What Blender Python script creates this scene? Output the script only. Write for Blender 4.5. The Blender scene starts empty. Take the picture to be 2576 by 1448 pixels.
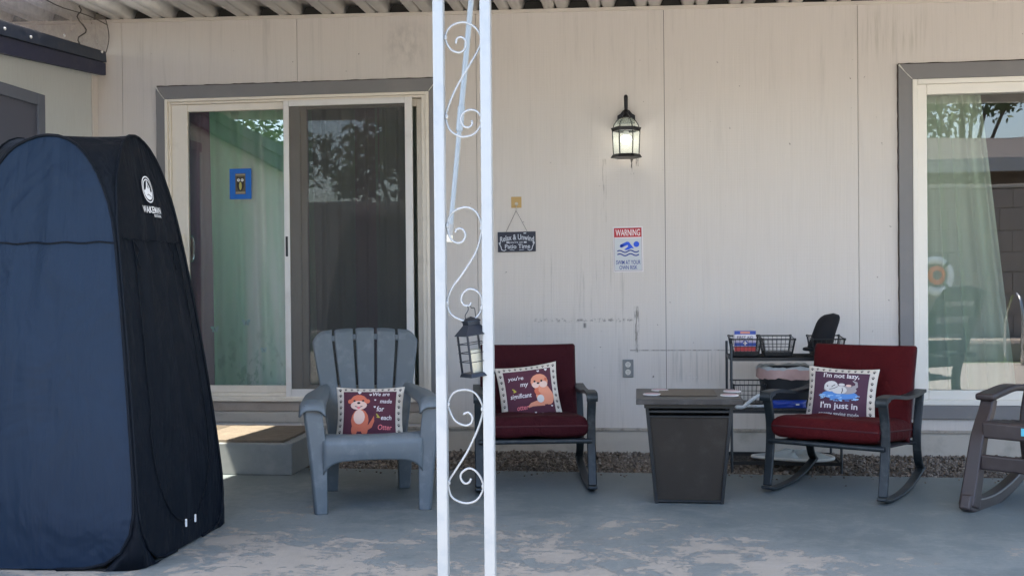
import bpy, bmesh, math, random
from mathutils import Vector, Matrix, noise as mnoise
random.seed(7)
S = bpy.context.scene
COL = S.collection
R = math.radians
# ------------------------------------------------------------------ camera
F_PX, CX, CY = 2700.0, 1288.0, 724.0            # focal length in pixels of a 2576 px wide picture
YAW, PITCH, ROLL = R(7.0), R(-0.4), R(0.52)
D0, CAMH = 7.14, 1.125
CAM = Vector((0, -D0 * math.cos(YAW), CAMH))
fwd = Vector((-math.sin(YAW) * math.cos(PITCH), math.cos(YAW) * math.cos(PITCH), math.sin(PITCH)))
rgt = Vector((math.cos(YAW), math.sin(YAW), 0))
upv = rgt.cross(fwd)
rg2 = rgt * math.cos(ROLL) - upv * math.sin(ROLL)
up2 = upv * math.cos(ROLL) + rgt * math.sin(ROLL)
cd = bpy.data.cameras.new('camera')
cam = bpy.data.objects.new('camera', cd)
COL.objects.link(cam)
m3 = Matrix((rg2, up2, -fwd)).transposed()
cam.matrix_world = Matrix.Translation(CAM) @ m3.to_4x4()
cd.sensor_width = 36
cd.lens = 36 * F_PX / 2576
cd.clip_start = .05
cd.clip_end = 2000
S.camera = cam
# ------------------------------------------------------------------ light
SUNV = Vector((.36, .18, -1.0)).normalized()      # direction the sunlight travels
w = bpy.data.worlds.new('World')
S.world = w
w.use_nodes = True
nt = w.node_tree
bg = nt.nodes['Background']
sky = nt.nodes.new('ShaderNodeTexSky')
sky.sky_type = 'NISHITA'
sky.sun_disc = False
sky.sun_elevation = math.asin(-SUNV.z)
sky.sun_rotation = math.atan2(-SUNV.x, -SUNV.y)
sky.dust_density = 2.0
nt.links.new(sky.outputs[0], bg.inputs[0])
bg.inputs[1].default_value = 0.15
sl = bpy.data.lights.new('sun', 'SUN')
sl.energy = 3.4
sl.angle = R(.53)
sl.color = (1, .92, .79)
so = bpy.data.objects.new('sun', sl)
COL.objects.link(so)
so.location = (-3, -6, 9)
so.rotation_euler = SUNV.to_track_quat('-Z', 'Y').to_euler()
S.view_settings.view_transform = 'Standard'
S.view_settings.look = 'None'
S.view_settings.exposure = 2.58
S.view_settings.gamma = 1
S.view_settings.use_curve_mapping = False
S.render.engine = 'CYCLES'
S.cycles.use_denoising = True
S.cycles.max_bounces = 10
S.cycles.diffuse_bounces = 5
S.cycles.transparent_max_bounces = 16
S.cycles.sample_clamp_indirect = 6
S.cycles.caustics_reflective = False
S.cycles.caustics_refractive = False

# ------------------------------------------------------------------ helpers: picture point -> place
def ray(x, y):
    return (fwd + rg2 * ((x - CX) / F_PX) - up2 * ((y - CY) / F_PX))
def wp(x, y, Y=0.0):                              # point on the vertical plane y = Y
    d = ray(x, y)
    return CAM + d * ((Y - CAM.y) / d.y)
def gp(x, y, Z=0.0):                              # point on the level plane z = Z
    d = ray(x, y)
    return CAM + d * ((Z - CAM.z) / d.z)

# ------------------------------------------------------------------ helpers: materials
def lin(c):
    return tuple((v / 255 / 12.92) if v / 255 <= .04045 else ((v / 255 + .055) / 1.055) ** 2.4 for v in c)
MATS = {}
class NT:
    def __init__(s, m):
        s.t = m.node_tree
        s.b = s.t.nodes['Principled BSDF']
        s.out = s.t.nodes['Material Output']
    def n(s, typ, **kw):
        nd = s.t.nodes.new(typ)
        for k, v in kw.items():
            if k.startswith('_'):
                setattr(nd, k[1:], v)
            else:
                nd.inputs[k.replace('__', ' ')].default_value = v
        return nd
    def l(s, a, b):
        s.t.links.new(a, b)
    def math(s, op, a, b=None, c=None, clamp=False):
        nd = s.t.nodes.new('ShaderNodeMath')
        nd.operation = op
        nd.use_clamp = clamp
        for i, v in enumerate((a, b, c)):
            if v is None:
                continue
            if isinstance(v, (int, float)):
                nd.inputs[i].default_value = v
            else:
                s.l(v, nd.inputs[i])
        return nd.outputs[0]
    def sstep(s, v, a, b):
        nd = s.t.nodes.new('ShaderNodeMapRange')
        nd.interpolation_type = 'SMOOTHSTEP'
        nd.inputs[1].default_value = a
        nd.inputs[2].default_value = b
        s.l(v, nd.inputs[0])
        return nd.outputs[0]
    def mix(s, f, a, b, blend='MIX'):
        nd = s.t.nodes.new('ShaderNodeMix')
        nd.data_type = 'RGBA'
        nd.blend_type = blend
        for i, v in ((0, f), (6, a), (7, b)):
            if isinstance(v, (int, float)):
                nd.inputs[i].default_value = v
            elif isinstance(v, tuple):
                nd.inputs[i].default_value = (*v[:3], 1)
            else:
                s.l(v, nd.inputs[i])
        return nd.outputs[2]
    def pos(s, scale=(1, 1, 1), obj=False):
        if obj:
            src = s.n('ShaderNodeTexCoord').outputs['Object']
        else:
            src = s.n('ShaderNodeNewGeometry').outputs['Position']
        mp = s.n('ShaderNodeMapping')
        mp.inputs['Scale'].default_value = scale
        s.l(src, mp.inputs[0])
        return mp.outputs[0]
    def noise(s, vec, scale, detail=4, rough=.55, dist=0):
        nd = s.n('ShaderNodeTexNoise', Scale=scale, Detail=detail, Roughness=rough, Distortion=dist)
        s.l(vec, nd.inputs['Vector'])
        return nd.outputs['Fac']
    def bump(s, h, strength=.3, dist=.01, normal=None):
        nd = s.n('ShaderNodeBump', Strength=strength, Distance=dist)
        s.l(h, nd.inputs['Height'])
        if normal is not None:
            s.l(normal, nd.inputs['Normal'])
        return nd.outputs[0]

def mat(name, col, rough=.5, metal=0, var=.0, vscale=6, bump=0, bscale=60, bdist=.003, spec=.5, sheen=0, stretch=(1, 1, 1), obj=True, dirt=None, dirtamt=.3, dscale=3):
    if name in MATS:
        return MATS[name]
    m = bpy.data.materials.new(name)
    m.use_nodes = True
    N = NT(m)
    N.b.inputs['Base Color'].default_value = (*col, 1)
    N.b.inputs['Roughness'].default_value = rough
    N.b.inputs['Metallic'].default_value = metal
    N.b.inputs['Specular IOR Level'].default_value = spec
    if sheen:
        N.b.inputs['Sheen Weight'].default_value = sheen
        N.b.inputs['Sheen Roughness'].default_value = .4
    if var or bump or dirt:
        p = N.pos(stretch, obj)
        c = None
        if var:
            f = N.noise(p, vscale, 5, .6)
            c = N.mix(f, tuple(v * (1 - var) for v in col), tuple(min(1, v * (1 + var)) for v in col))
        if dirt:
            f = N.sstep(N.noise(p, dscale, 6, .65), .48, .72)
            f = N.math('MULTIPLY', f, dirtamt)
            c = N.mix(f, c if c is not None else col, dirt)
            N.l(N.math('ADD', N.math('MULTIPLY', f, .3), rough, clamp=True), N.b.inputs['Roughness'])
        if c is not None:
            N.l(c, N.b.inputs['Base Color'])
        if bump:
            N.l(N.bump(N.noise(p, bscale, 3, .6), bump, bdist), N.b.inputs['Normal'])
    MATS[name] = m
    return m

# ------------------------------------------------------------------ helpers: meshes
def catmull(pts, n=6, closed=False):
    pts = [Vector(p) for p in pts]
    out = []
    m = len(pts)
    rng = range(m if closed else m - 1)
    for i in rng:
        if closed:
            a, b, c, d = pts[(i - 1) % m], pts[i], pts[(i + 1) % m], pts[(i + 2) % m]
        else:
            b, c = pts[i], pts[i + 1]
            a = pts[i - 1] if i > 0 else b * 2 - c
            d = pts[i + 2] if i + 2 < m else c * 2 - b
        for k in range(n):
            t = k / n
            out.append(.5 * ((2 * b) + (c - a) * t + (2 * a - 5 * b + 4 * c - d) * t * t + (3 * b - a - 3 * c + d) * t ** 3))
    if not closed:
        out.append(pts[-1])
    return out

class MB:
    def __init__(s):
        s.v = []
        s.f = []
        s.mi = []
    def add(s, vs, fs, mi=0):
        o = len(s.v)
        s.v += [tuple(v) for v in vs]
        s.f += [tuple(i + o for i in f) for f in fs]
        s.mi += [mi] * len(fs)
        return s
    def box(s, x0, x1, y0, y1, z0, z1, mi=0):
        vs = [(x, y, z) for z in (z0, z1) for y in (y0, y1) for x in (x0, x1)]
        return s.add(vs, [(0, 2, 3, 1), (4, 5, 7, 6), (0, 1, 5, 4), (2, 6, 7, 3), (0, 4, 6, 2), (1, 3, 7, 5)], mi)
    def hexa(s, p, mi=0):                          # 8 points: bottom ring then top ring, ccw
        return s.add(p, [(3, 2, 1, 0), (4, 5, 6, 7), (0, 1, 5, 4), (1, 2, 6, 5), (2, 3, 7, 6), (3, 0, 4, 7)], mi)
    def tube(s, path, r, seg=8, closed=False, mi=0, caps=True, rs=None):
        path = [Vector(p) for p in path]
        n = len(path)
        ts = []
        for i in range(n):
            a = path[(i - 1) % n] if closed or i > 0 else path[i]
            b = path[(i + 1) % n] if closed or i < n - 1 else path[i]
            t = (b - a)
            ts.append(t.normalized() if t.length > 1e-9 else Vector((0, 0, 1)))
        ref = Vector((0, 0, 1)) if abs(ts[0].z) < .9 else Vector((1, 0, 0))
        nv = (ref - ts[0] * ref.dot(ts[0])).normalized()
        vs = []
        for i in range(n):
            nv = nv - ts[i] * nv.dot(ts[i])
            nv = nv.normalized() if nv.length > 1e-6 else ts[i].orthogonal().normalized()
            bn = ts[i].cross(nv)
            rr = rs[i] if rs else r
            for k in range(seg):
                a = 2 * math.pi * k / seg
                vs.append(path[i] + (nv * math.cos(a) + bn * math.sin(a)) * rr)
        fs = []
        for i in range(n if closed else n - 1):
            j = (i + 1) % n
            for k in range(seg):
                q = (k + 1) % seg
                fs.append((i * seg + k, i * seg + q, j * seg + q, j * seg + k))
        if caps and not closed:
            fs.append(tuple(reversed(range(seg))))
            fs.append(tuple((n - 1) * seg + k for k in range(seg)))
        return s.add(vs, fs, mi)
    def bar(s, path, normal, w, t, closed=False, mi=0):   # flat bar: w along 'normal' (constant), t across
        path = [Vector(p) for p in path]
        N = Vector(normal).normalized()
        n = len(path)
        vs = []
        for i in range(n):
            a = path[(i - 1) % n] if closed or i > 0 else path[i]
            b = path[(i + 1) % n] if closed or i < n - 1 else path[i]
            tt = (b - a).normalized()
            q = N.cross(tt).normalized()
            ww = w[i] if isinstance(w, (list, tuple)) else w
            t2 = t[i] if isinstance(t, (list, tuple)) else t
            for sx, sy in ((-1, -1), (1, -1), (1, 1), (-1, 1)):
                vs.append(path[i] + N * (sx * ww / 2) + q * (sy * t2 / 2))
        fs = []
        for i in range(n if closed else n - 1):
            j = (i + 1) % n
            for k in range(4):
                q = (k + 1) % 4
                fs.append((i * 4 + k, i * 4 + q, j * 4 + q, j * 4 + k))
        if not closed:
            fs += [(3, 2, 1, 0), tuple((n - 1) * 4 + k for k in range(4))]
        return s.add(vs, fs, mi)
    def lathe(s, prof, seg=16, c=(0, 0, 0), mi=0, squash=(1, 1), rot=0):   # prof: (r, z)
        vs = []
        for r, z in prof:
            for k in range(seg):
                a = 2 * math.pi * k / seg + rot
                vs.append((c[0] + r * math.cos(a) * squash[0], c[1] + r * math.sin(a) * squash[1], c[2] + z))
        n = len(prof)
        fs = []
        for i in range(n - 1):
            for k in range(seg):
                q = (k + 1) % seg
                fs.append((i * seg + k, i * seg + q, (i + 1) * seg + q, (i + 1) * seg + k))
        if prof[0][0] > 1e-6:
            fs.append(tuple(reversed(range(seg))))
        if prof[-1][0] > 1e-6:
            fs.append(tuple((n - 1) * seg + k for k in range(seg)))
        return s.add(vs, fs, mi)
    def prism(s, pts, fn, mi=0):                   # outline (a, b) ; fn(a, b, side 0/1) -> point
        n = len(pts)
        vs = [fn(a, b, 0) for a, b in pts] + [fn(a, b, 1) for a, b in pts]
        fs = [tuple(range(n)), tuple(reversed(range(n, 2 * n)))]
        for i in range(n):
            j = (i + 1) % n
            fs.append((i, n + i, n + j, j))
        return s.add(vs, fs, mi)
    def grid(s, nu, nv, fn, mi=0, flip=False):
        vs = [fn(i / nu, j / nv) for j in range(nv + 1) for i in range(nu + 1)]
        fs = []
        for j in range(nv):
            for i in range(nu):
                a = j * (nu + 1) + i
                q = (a, a + 1, a + nu + 2, a + nu + 1)
                fs.append(q[::-1] if flip else q)
        return s.add(vs, fs, mi)
    def build(s, name, m, parent=None, smooth=False, bevel=0, seg=2, fix=True, solid=0, sub=0, weld=False):
        me = bpy.data.meshes.new(name)
        me.from_pydata(s.v, [], s.f)
        ms = m if isinstance(m, (list, tuple)) else [m]
        for q in ms:
            me.materials.append(q)
        if len(ms) > 1:
            for p, i in zip(me.polygons, s.mi):
                p.material_index = i
        if fix or weld:
            bm = bmesh.new()
            bm.from_mesh(me)
            if weld:
                bmesh.ops.remove_doubles(bm, verts=bm.verts, dist=1e-4)
            if fix:
                bmesh.ops.recalc_face_normals(bm, faces=bm.faces)
            bm.to_mesh(me)
            bm.free()
        if smooth:
            for p in me.polygons:
                p.use_smooth = True
            if smooth != 'all':
                me.set_sharp_from_angle(angle=R(45))
        o = bpy.data.objects.new(name, me)
        COL.objects.link(o)
        if parent:
            o.parent = parent
        if solid:
            md = o.modifiers.new('thickness', 'SOLIDIFY')
            md.thickness = solid
            md.offset = 0
        if bevel:
            md = o.modifiers.new('bevel', 'BEVEL')
            md.width = bevel
            md.segments = seg
            md.limit_method = 'ANGLE'
            md.angle_limit = R(40)
            md.harden_normals = False
        if sub:
            md = o.modifiers.new('subdivision', 'SUBSURF')
            md.levels = md.render_levels = sub
        return o

def tag(o, label=None, cat=None, group=None, kind=None):
    if label: o['label'] = label
    if cat: o['category'] = cat
    if group: o['group'] = group
    if kind: o['kind'] = kind
    return o
def thing(name, loc, rz, label, cat, group=None):
    o = bpy.data.objects.new(name, None)
    COL.objects.link(o)
    o.empty_display_size = .05
    o.location = loc
    o.rotation_euler = (0, 0, rz)
    return tag(o, label, cat, group)
def copy_part(o, parent, loc=None):
    c = o.copy()
    COL.objects.link(c)
    c.parent = parent
    if loc is not None:
        c.location = loc
    return c

_txt = {}
def text2d(body, width=None, height=None, shear=0, bold=0.0, spacing=1.0, step=4):
    """lettering as flat triangles: verts (x, y) centred on the origin, faces"""
    cu = bpy.data.curves.new('lettering_tmp', 'FONT')
    cu.body = body
    cu.size = 1
    cu.shear = shear
    cu.offset = bold
    cu.space_character = spacing
    cu.resolution_u = step
    o = bpy.data.objects.new('lettering_tmp', cu)
    COL.objects.link(o)
    dg = bpy.context.evaluated_depsgraph_get()
    ev = o.evaluated_get(dg)
    me = ev.to_mesh()
    vs = [(v.co.x, v.co.y) for v in me.vertices]
    fs = [tuple(p.vertices) for p in me.polygons]
    ev.to_mesh_clear()
    bpy.data.objects.remove(o)
    bpy.data.curves.remove(cu)
    x0, x1 = min(v[0] for v in vs), max(v[0] for v in vs)
    y0, y1 = min(v[1] for v in vs), max(v[1] for v in vs)
    sx = width / (x1 - x0) if width else None
    sy = height / (y1 - y0) if height else None
    sx = sx or sy
    sy = sy or sx
    return [((x - (x0 + x1) / 2) * sx, (y - (y0 + y1) / 2) * sy) for x, y in vs], fs

class Print:
    """flat printed marks laid on a surface: fn(x, y, layer) -> point"""
    def __init__(s, fn):
        s.fn = fn
        s.mb = MB()
        s.mats = []
        s.extra = []
    def own(s, name):
        q = Print(s.fn)
        s.extra.append((name, q))
        return q
    def mi(s, m):
        if m not in s.mats:
            s.mats.append(m)
        return s.mats.index(m)
    def text(s, body, cx, cy, m, layer=1, rot=0, arch=0, **kw):
        vs, fs = text2d(body, **kw)
        c, q = math.cos(rot), math.sin(rot)
        pts = []
        for x, y in vs:
            y = y - arch * x * x
            pts.append(s.fn(cx + x * c - y * q, cy + x * q + y * c, layer))
        q = s.own('lettering')
        q.mb.add(pts, fs, q.mi(m))
    def ell(s, cx, cy, rx, ry, m, layer=1, rot=0, n=14, rings=3):
        c, q = math.cos(rot), math.sin(rot)
        pts = [s.fn(cx, cy, layer)]
        for k in range(1, rings + 1):
            for i in range(n):
                a = 2 * math.pi * i / n
                x, y = rx * k / rings * math.cos(a), ry * k / rings * math.sin(a)
                pts.append(s.fn(cx + x * c - y * q, cy + x * q + y * c, layer))
        fs = [(0, 1 + i, 1 + (i + 1) % n) for i in range(n)]
        for k in range(rings - 1):
            for i in range(n):
                j = (i + 1) % n
                fs.append((1 + k * n + i, 1 + (k + 1) * n + i, 1 + (k + 1) * n + j, 1 + k * n + j))
        s.mb.add(pts, fs, s.mi(m))
    def poly(s, pts, m, layer=1):
        s.mb.add([s.fn(x, y, layer) for x, y in pts], [tuple(range(len(pts)))], s.mi(m))
    def strip(s, pts, wd, m, layer=1):
        L, Q = [], []
        n = len(pts)
        for i in range(n):
            a, b = Vector(pts[max(0, i - 1)]), Vector(pts[min(n - 1, i + 1)])
            t = (b - a).normalized()
            nn = Vector((-t.y, t.x))
            ww = wd[i] if isinstance(wd, (list, tuple)) else wd
            p = Vector(pts[i])
            L.append(s.fn(*(p + nn * ww / 2), layer))
            Q.append(s.fn(*(p - nn * ww / 2), layer))
        s.mb.add(L + Q, [(i, i + 1, n + i + 1, n + i) for i in range(n - 1)], s.mi(m))
    def rect(s, x0, x1, y0, y1, m, layer=1, n=1):
        s.mb.grid(n, n, lambda u, v: s.fn(x0 + (x1 - x0) * u, y0 + (y1 - y0) * v, layer), s.mi(m))
    def heart(s, cx, cy, r, m, layer=1):
        pts = []
        for i in range(14):
            t = 2 * math.pi * i / 14
            pts.append((cx + r * .0625 * 16 * math.sin(t) ** 3, cy + r * .0625 * (13 * math.cos(t) - 5 * math.cos(2 * t) - 2 * math.cos(3 * t) - math.cos(4 * t))))
        s.own('heart_print').poly(pts, m, layer)
    def paw(s, cx, cy, r, m, layer=1):
        s.ell(cx, cy - .25 * r, .5 * r, .45 * r, m, layer, n=7, rings=1)
        for dx, dy in ((-.55, .2), (-.2, .6), (.25, .6), (.6, .2)):
            s.ell(cx + dx * r, cy + dy * r, .2 * r, .28 * r, m, layer, n=5, rings=1)
    def build(s, name, parent):
        o = s.mb.build(name, s.mats, parent, fix=False) if s.mb.v else None
        for nm, q in s.extra:
            q.mb.build(nm, q.mats, parent, fix=False)
        return o
# ------------------------------------------------------------------ materials of the setting
def xp(x, y, X):
    d = ray(x, y)
    return CAM + d * ((X - CAM.x) / d.x)
def mp(x, y, Y):                                   # point seen mirrored in the wall plane
    p = wp(x, y, -Y)
    return Vector((p.x, Y, p.z))

def siding_material():
    m = bpy.data.materials.new('painted_siding')
    m.use_nodes = True
    N = NT(m)
    g = N.n('ShaderNodeNewGeometry').outputs['Position']
    sep = N.n('ShaderNodeSeparateXYZ')
    N.l(g, sep.inputs[0])
    X, Z = sep.outputs[0], sep.outputs[2]
    big = N.noise(N.pos((1, 1, .6)), 1.1, 4, .6)
    grain = N.noise(N.pos((130, 130, 2.2)), 1, 3, .6)
    streak = N.noise(N.pos((17, 17, .9)), 1, 6, .7, .4)
    weave = N.noise(N.pos((2.5, 2.5, 150)), 1, 2, .5)
    c = N.mix(big, (.615, .57, .53), (.68, .635, .59))
    c = N.mix(N.math('MULTIPLY', N.sstep(grain, .35, .75), .10), c, (.36, .34, .31))
    # run-down streaks, strongest high under the roof and low near the skirting
    hi = N.sstep(Z, 1.6, 2.9)
    lo = N.math('MULTIPLY', N.sstep(N.math('SUBTRACT', 1.3, Z), .2, 1.1), 1.5)
    k = N.math('ADD', N.math('MULTIPLY', hi, .5), N.math('MULTIPLY', lo, .5))
    k = N.math('ADD', k, .35)
    c = N.mix(N.math('MULTIPLY', N.sstep(streak, .52, .78), N.math('MULTIPLY', k, .30)), c, (.24, .235, .22))
    spots = N.noise(N.pos((1, 1, 1)), 26, 2, .5)
    c = N.mix(N.math('MULTIPLY', N.sstep(spots, .735, .78), .7), c, (.12, .10, .09))
    def stain(x0, y0, x1, y1, col, amt, sc=(30, 30, 30), th=(.45, .65), soft=.04):
        nonlocal c
        a, b = wp(x0, y1), wp(x1, y0)
        fx = N.math('MULTIPLY', N.sstep(X, a.x - soft, a.x + soft), N.math('SUBTRACT', 1, N.sstep(X, b.x - soft, b.x + soft)))
        fz = N.math('MULTIPLY', N.sstep(Z, a.z - soft, a.z + soft), N.math('SUBTRACT', 1, N.sstep(Z, b.z - soft, b.z + soft)))
        f = N.math('MULTIPLY', fx, fz)
        f = N.math('MULTIPLY', f, N.sstep(N.noise(N.pos(sc), 1, 4, .7), *th))
        c = N.mix(N.math('MULTIPLY', f, amt), c, col)
    stain(1345, 801, 1590, 809, (.10, .09, .08), .75, (40, 40, 40), (.47, .62), .012)
    stain(1468, 812, 1474, 824, (.05, .05, .05), .8, (9, 9, 9), (.2, .4), .008)
    stain(1597, 770, 1607, 885, (.10, .09, .07), .8, (70, 70, 8), (.42, .6), .006)
    stain(1585, 879, 1842, 882, (.12, .11, .10), .7, (30, 30, 30), (.35, .55), .003)
    stain(1516, 400, 1524, 560, (.12, .10, .08), .7, (90, 90, 6), (.5, .66), .008)
    stain(1586, 398, 1594, 438, (.04, .035, .03), .95, (60, 60, 10), (.46, .56), .006)
    stain(1600, 396, 1606, 418, (.04, .035, .03), .9, (60, 60, 10), (.46, .56), .005)
    stain(1670, 700, 1860, 905, (.60, .60, .58), .25, (60, 60, 1.2), (.45, .6), .05)
    stain(1690, 884, 1860, 960, (.36, .36, .34), .5, (55, 55, 1.2), (.5, .62), .03)
    stain(1725, 930, 1770, 965, (.72, .72, .68), .6, (90, 90, 30), (.56, .64), .02)
    stain(1340, 640, 1640, 840, (.30, .28, .25), .4, (40, 40, 1.5), (.55, .7), .12)
    stain(980, 60, 1060, 160, (.28, .27, .27), .45, (20, 20, 9), (.35, .7), .1)
    stain(2160, 20, 2330, 130, (.33, .31, .25), .4, (38, 38, 1.5), (.45, .65), .1)
    N.l(c, N.b.inputs['Base Color'])
    N.b.inputs['Roughness'].default_value = .72
    N.b.inputs['Specular IOR Level'].default_value = .3
    h = N.math('ADD', N.math('MULTIPLY', grain, 1.0), N.math('MULTIPLY', weave, .5))
    N.l(N.bump(h, .35, .004), N.b.inputs['Normal'])
    return m
SIDING = siding_material()

def floor_material():
    m = bpy.data.materials.new('peeling_painted_concrete')
    m.use_nodes = True
    N = NT(m)
    g = N.n('ShaderNodeNewGeometry').outputs['Position']
    sep = N.n('ShaderNodeSeparateXYZ')
    N.l(g, sep.inputs[0])
    Y = sep.outputs[1]
    X = sep.outputs[0]
    p = N.pos((1, 1.05, 1))
    n1 = N.noise(p, 1.5, 3, .5, .3)
    n2 = N.noise(p, 6.5, 8, .72, .5)
    n3 = N.noise(p, 34, 5, .7)
    front = N.sstep(N.math('MULTIPLY', Y, -1), .9, 3.1)
    v = N.math('ADD', N.math('MULTIPLY', n1, .42), N.math('MULTIPLY', n2, .50))
    v = N.math('ADD', v, N.math('MULTIPLY', n3, .16))
    v = N.math('ADD', v, N.math('MULTIPLY', front, .20))
    v = N.math('SUBTRACT', v, N.math('MULTIPLY', N.sstep(X, .1, 1.6), .075))
    v = N.math('ADD', v, N.math('MULTIPLY', N.math('SUBTRACT', N.noise(N.pos((1, 3.2, 1)), 13, 7, .78), .5), .26))
    bare = N.sstep(v, .716, .728)
    rim = N.math('MULTIPLY', N.sstep(v, .700, .715), N.math('SUBTRACT', 1, bare))
    thin = N.sstep(v, .55, .71)
    dusty = N.noise(p, 3.0, 6, .65)
    paint = N.mix(dusty, (.104, .128, .134), (.160, .188, .194))
    paint = N.mix(N.math('MULTIPLY', N.sstep(N.noise(p, 55, 3, .7), .6, .75), .35), paint, (.42, .43, .42))
    paint = N.mix(N.math('MULTIPLY', thin, .22), paint, (.40, .40, .37))
    conc = N.mix(N.noise(p, 9, 6, .7), (.25, .228, .195), (.36, .335, .295))
    c = N.mix(bare, paint, conc)
    c = N.mix(N.math('MULTIPLY', rim, .55), c, (.11, .13, .14))
    c = N.mix(N.math('MULTIPLY', N.sstep(N.noise(p, 2.2, 5, .6, .6), .60, .75), .35), c, (.14, .13, .12))
    N.l(c, N.b.inputs['Base Color'])
    r = N.math('ADD', N.math('MULTIPLY', bare, .25), N.math('ADD', N.math('MULTIPLY', dusty, .3), .38))
    N.l(r, N.b.inputs['Roughness'])
    N.b.inputs['Specular IOR Level'].default_value = .4
    h = N.math('ADD', N.math('MULTIPLY', bare, -.5), N.math('MULTIPLY', N.noise(p, 90, 4, .7), .4))
    N.l(N.bump(h, .6, .004), N.b.inputs['Normal'])
    return m
FLOOR = floor_material()

def glass_material(name, ior=1.62, tint=(.86, .92, .90), wavy=0.0):
    m = bpy.data.materials.new(name)
    m.use_nodes = True
    N = NT(m)
    tr = N.n('ShaderNodeBsdfTransparent')
    tr.inputs[0].default_value = (*tint, 1)
    gl = N.n('ShaderNodeBsdfGlossy', Roughness=0.0)
    gl.inputs[0].default_value = (1, 1, 1, 1)
    fr = N.n('ShaderNodeFresnel', IOR=ior)
    mx = N.n('ShaderNodeMixShader')
    if wavy:
        b = N.bump(N.noise(N.pos((1, 1, 1)), 2.2, 1, .4), wavy, .02)
        N.l(b, gl.inputs['Normal'])
    N.l(fr.outputs[0], mx.inputs[0])
    N.l(tr.outputs[0], mx.inputs[1])
    N.l(gl.outputs[0], mx.inputs[2])
    N.l(mx.outputs[0], N.out.inputs[0])
    return m
GLASS = glass_material('window_glass', 2.0, (.93, .96, .94), .03)

def veil_material(name, col, opacity, scale=0):
    m = bpy.data.materials.new(name)
    m.use_nodes = True
    N = NT(m)
    tr = N.n('ShaderNodeBsdfTransparent')
    df = N.n('ShaderNodeBsdfDiffuse')
    df.inputs[0].default_value = (*col, 1)
    mx = N.n('ShaderNodeMixShader')
    mx.inputs[0].default_value = opacity
    if scale:
        f = N.noise(N.pos(obj=True), scale, 3, .7)
        N.l(N.math('ADD', N.math('MULTIPLY', N.math('SUBTRACT', f, .5), .5), opacity, clamp=True), mx.inputs[0])
    N.l(tr.outputs[0], mx.inputs[1])
    N.l(df.outputs[0], mx.inputs[2])
    N.l(mx.outputs[0], N.out.inputs[0])
    return m
LAMPGLASS = veil_material('lamp_glass', (.72, .78, .68), .22)
SCREEN = veil_material('insect_screen_mesh', (.10, .10, .10), .40)
NETTING = veil_material('grey_netting', (.42, .38, .35), .36, 14)

VINYL = mat('white_vinyl', (.78, .72, .62), .38, var=.03, vscale=3, dirt=(.45, .40, .33), dirtamt=.25, dscale=5)
SCREENFRAME = mat('white_screen_frame', (.74, .72, .69), .35, dirt=(.45, .42, .38), dirtamt=.25, dscale=6)
TRIM = mat('grey_trim_paint', (.20, .195, .195), .6, var=.08, vscale=4, bump=.15, bscale=40, dirt=(.30, .28, .26), dirtamt=.3)
DARKGAP = mat('gap_shade_black', (.03, .028, .025), .9)  # near-black stands in for the shade in panel seams and roof gap
CAULK = mat('pale_caulk', (.62, .60, .55), .6, var=.2, vscale=40)
ROOFMETAL = mat('painted_aluminium_roof_pan', (.80, .79, .76), .38, var=.06, vscale=2, dirt=(.45, .42, .39), dirtamt=.35, dscale=4)
TRIMWHITE = mat('cream_edge_strip', (.60, .55, .49), .5, var=.06, vscale=5)
SKIRT = mat('painted_skirt_board', (.50, .46, .40), .7, var=.08, vscale=3, bump=.2, bscale=70, dirt=(.27, .25, .21), dirtamt=.5, dscale=5)

# ------------------------------------------------------------------ ground
e0, e1 = gp(1136, 1181), gp(2466, 1201)
def edge_y(X):
    return e0.y + (e1.y - e0.y) * (X - e0.x) / (e1.x - e0.x)
tag(MB().add([(-150, -200, -.06), (150, -200, -.06), (150, 100, -.06), (-150, 100, -.06)], [(0, 1, 2, 3)]).build(
    'ground', mat('dry_yard_soil', (.30, .25, .19), .95, var=.25, vscale=3, obj=False)), kind='structure')
mb = MB()
xs = [-4.3 + .4 * i for i in range(24)]
top = [(x, edge_y(x) + random.uniform(-.006, .006), 0) for x in xs]
bot = [(x, edge_y(x) + .004, -.1) for x in xs]
n = len(xs)
mb.add(top + [(xs[-1], -4.7, 0), (xs[0], -4.7, 0)], [tuple(range(n)) + (n, n + 1)])
mb.add(top + bot, [(i, i + 1, n + i + 1, n + i) for i in range(n - 1)])
tag(mb.build('patio_floor', FLOOR, fix=False), kind='structure')
tag(MB().add([(-12, -9.5, 0), (14, -9.5, 0), (14, -4.704, 0), (-12, -4.704, 0)], [(0, 1, 2, 3)]).build(
    'pool_deck', mat('sunlit_deck_concrete', (.40, .375, .34), .9, var=.12, vscale=2, obj=False)), kind='structure')
tag(MB().add([(-12, -10.2, -.03), (14, -10.2, -.03), (14, -9.504, -.03), (-12, -9.504, -.03)], [(0, 1, 2, 3)]).build(
    'lawn', mat('short_lawn', (.10, .16, .04), .95, var=.4, vscale=30, bump=.6, bscale=200, obj=False)), kind='structure')
tag(MB().box(-12, 14, -11.0, -10.204, -.05, .30).build('planting_bed', mat('pale_pea_gravel', (.42, .36, .31), .95, var=.5, vscale=40, bump=.8, bscale=90, bdist=.02, obj=False), bevel=.06), kind='structure')
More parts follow.
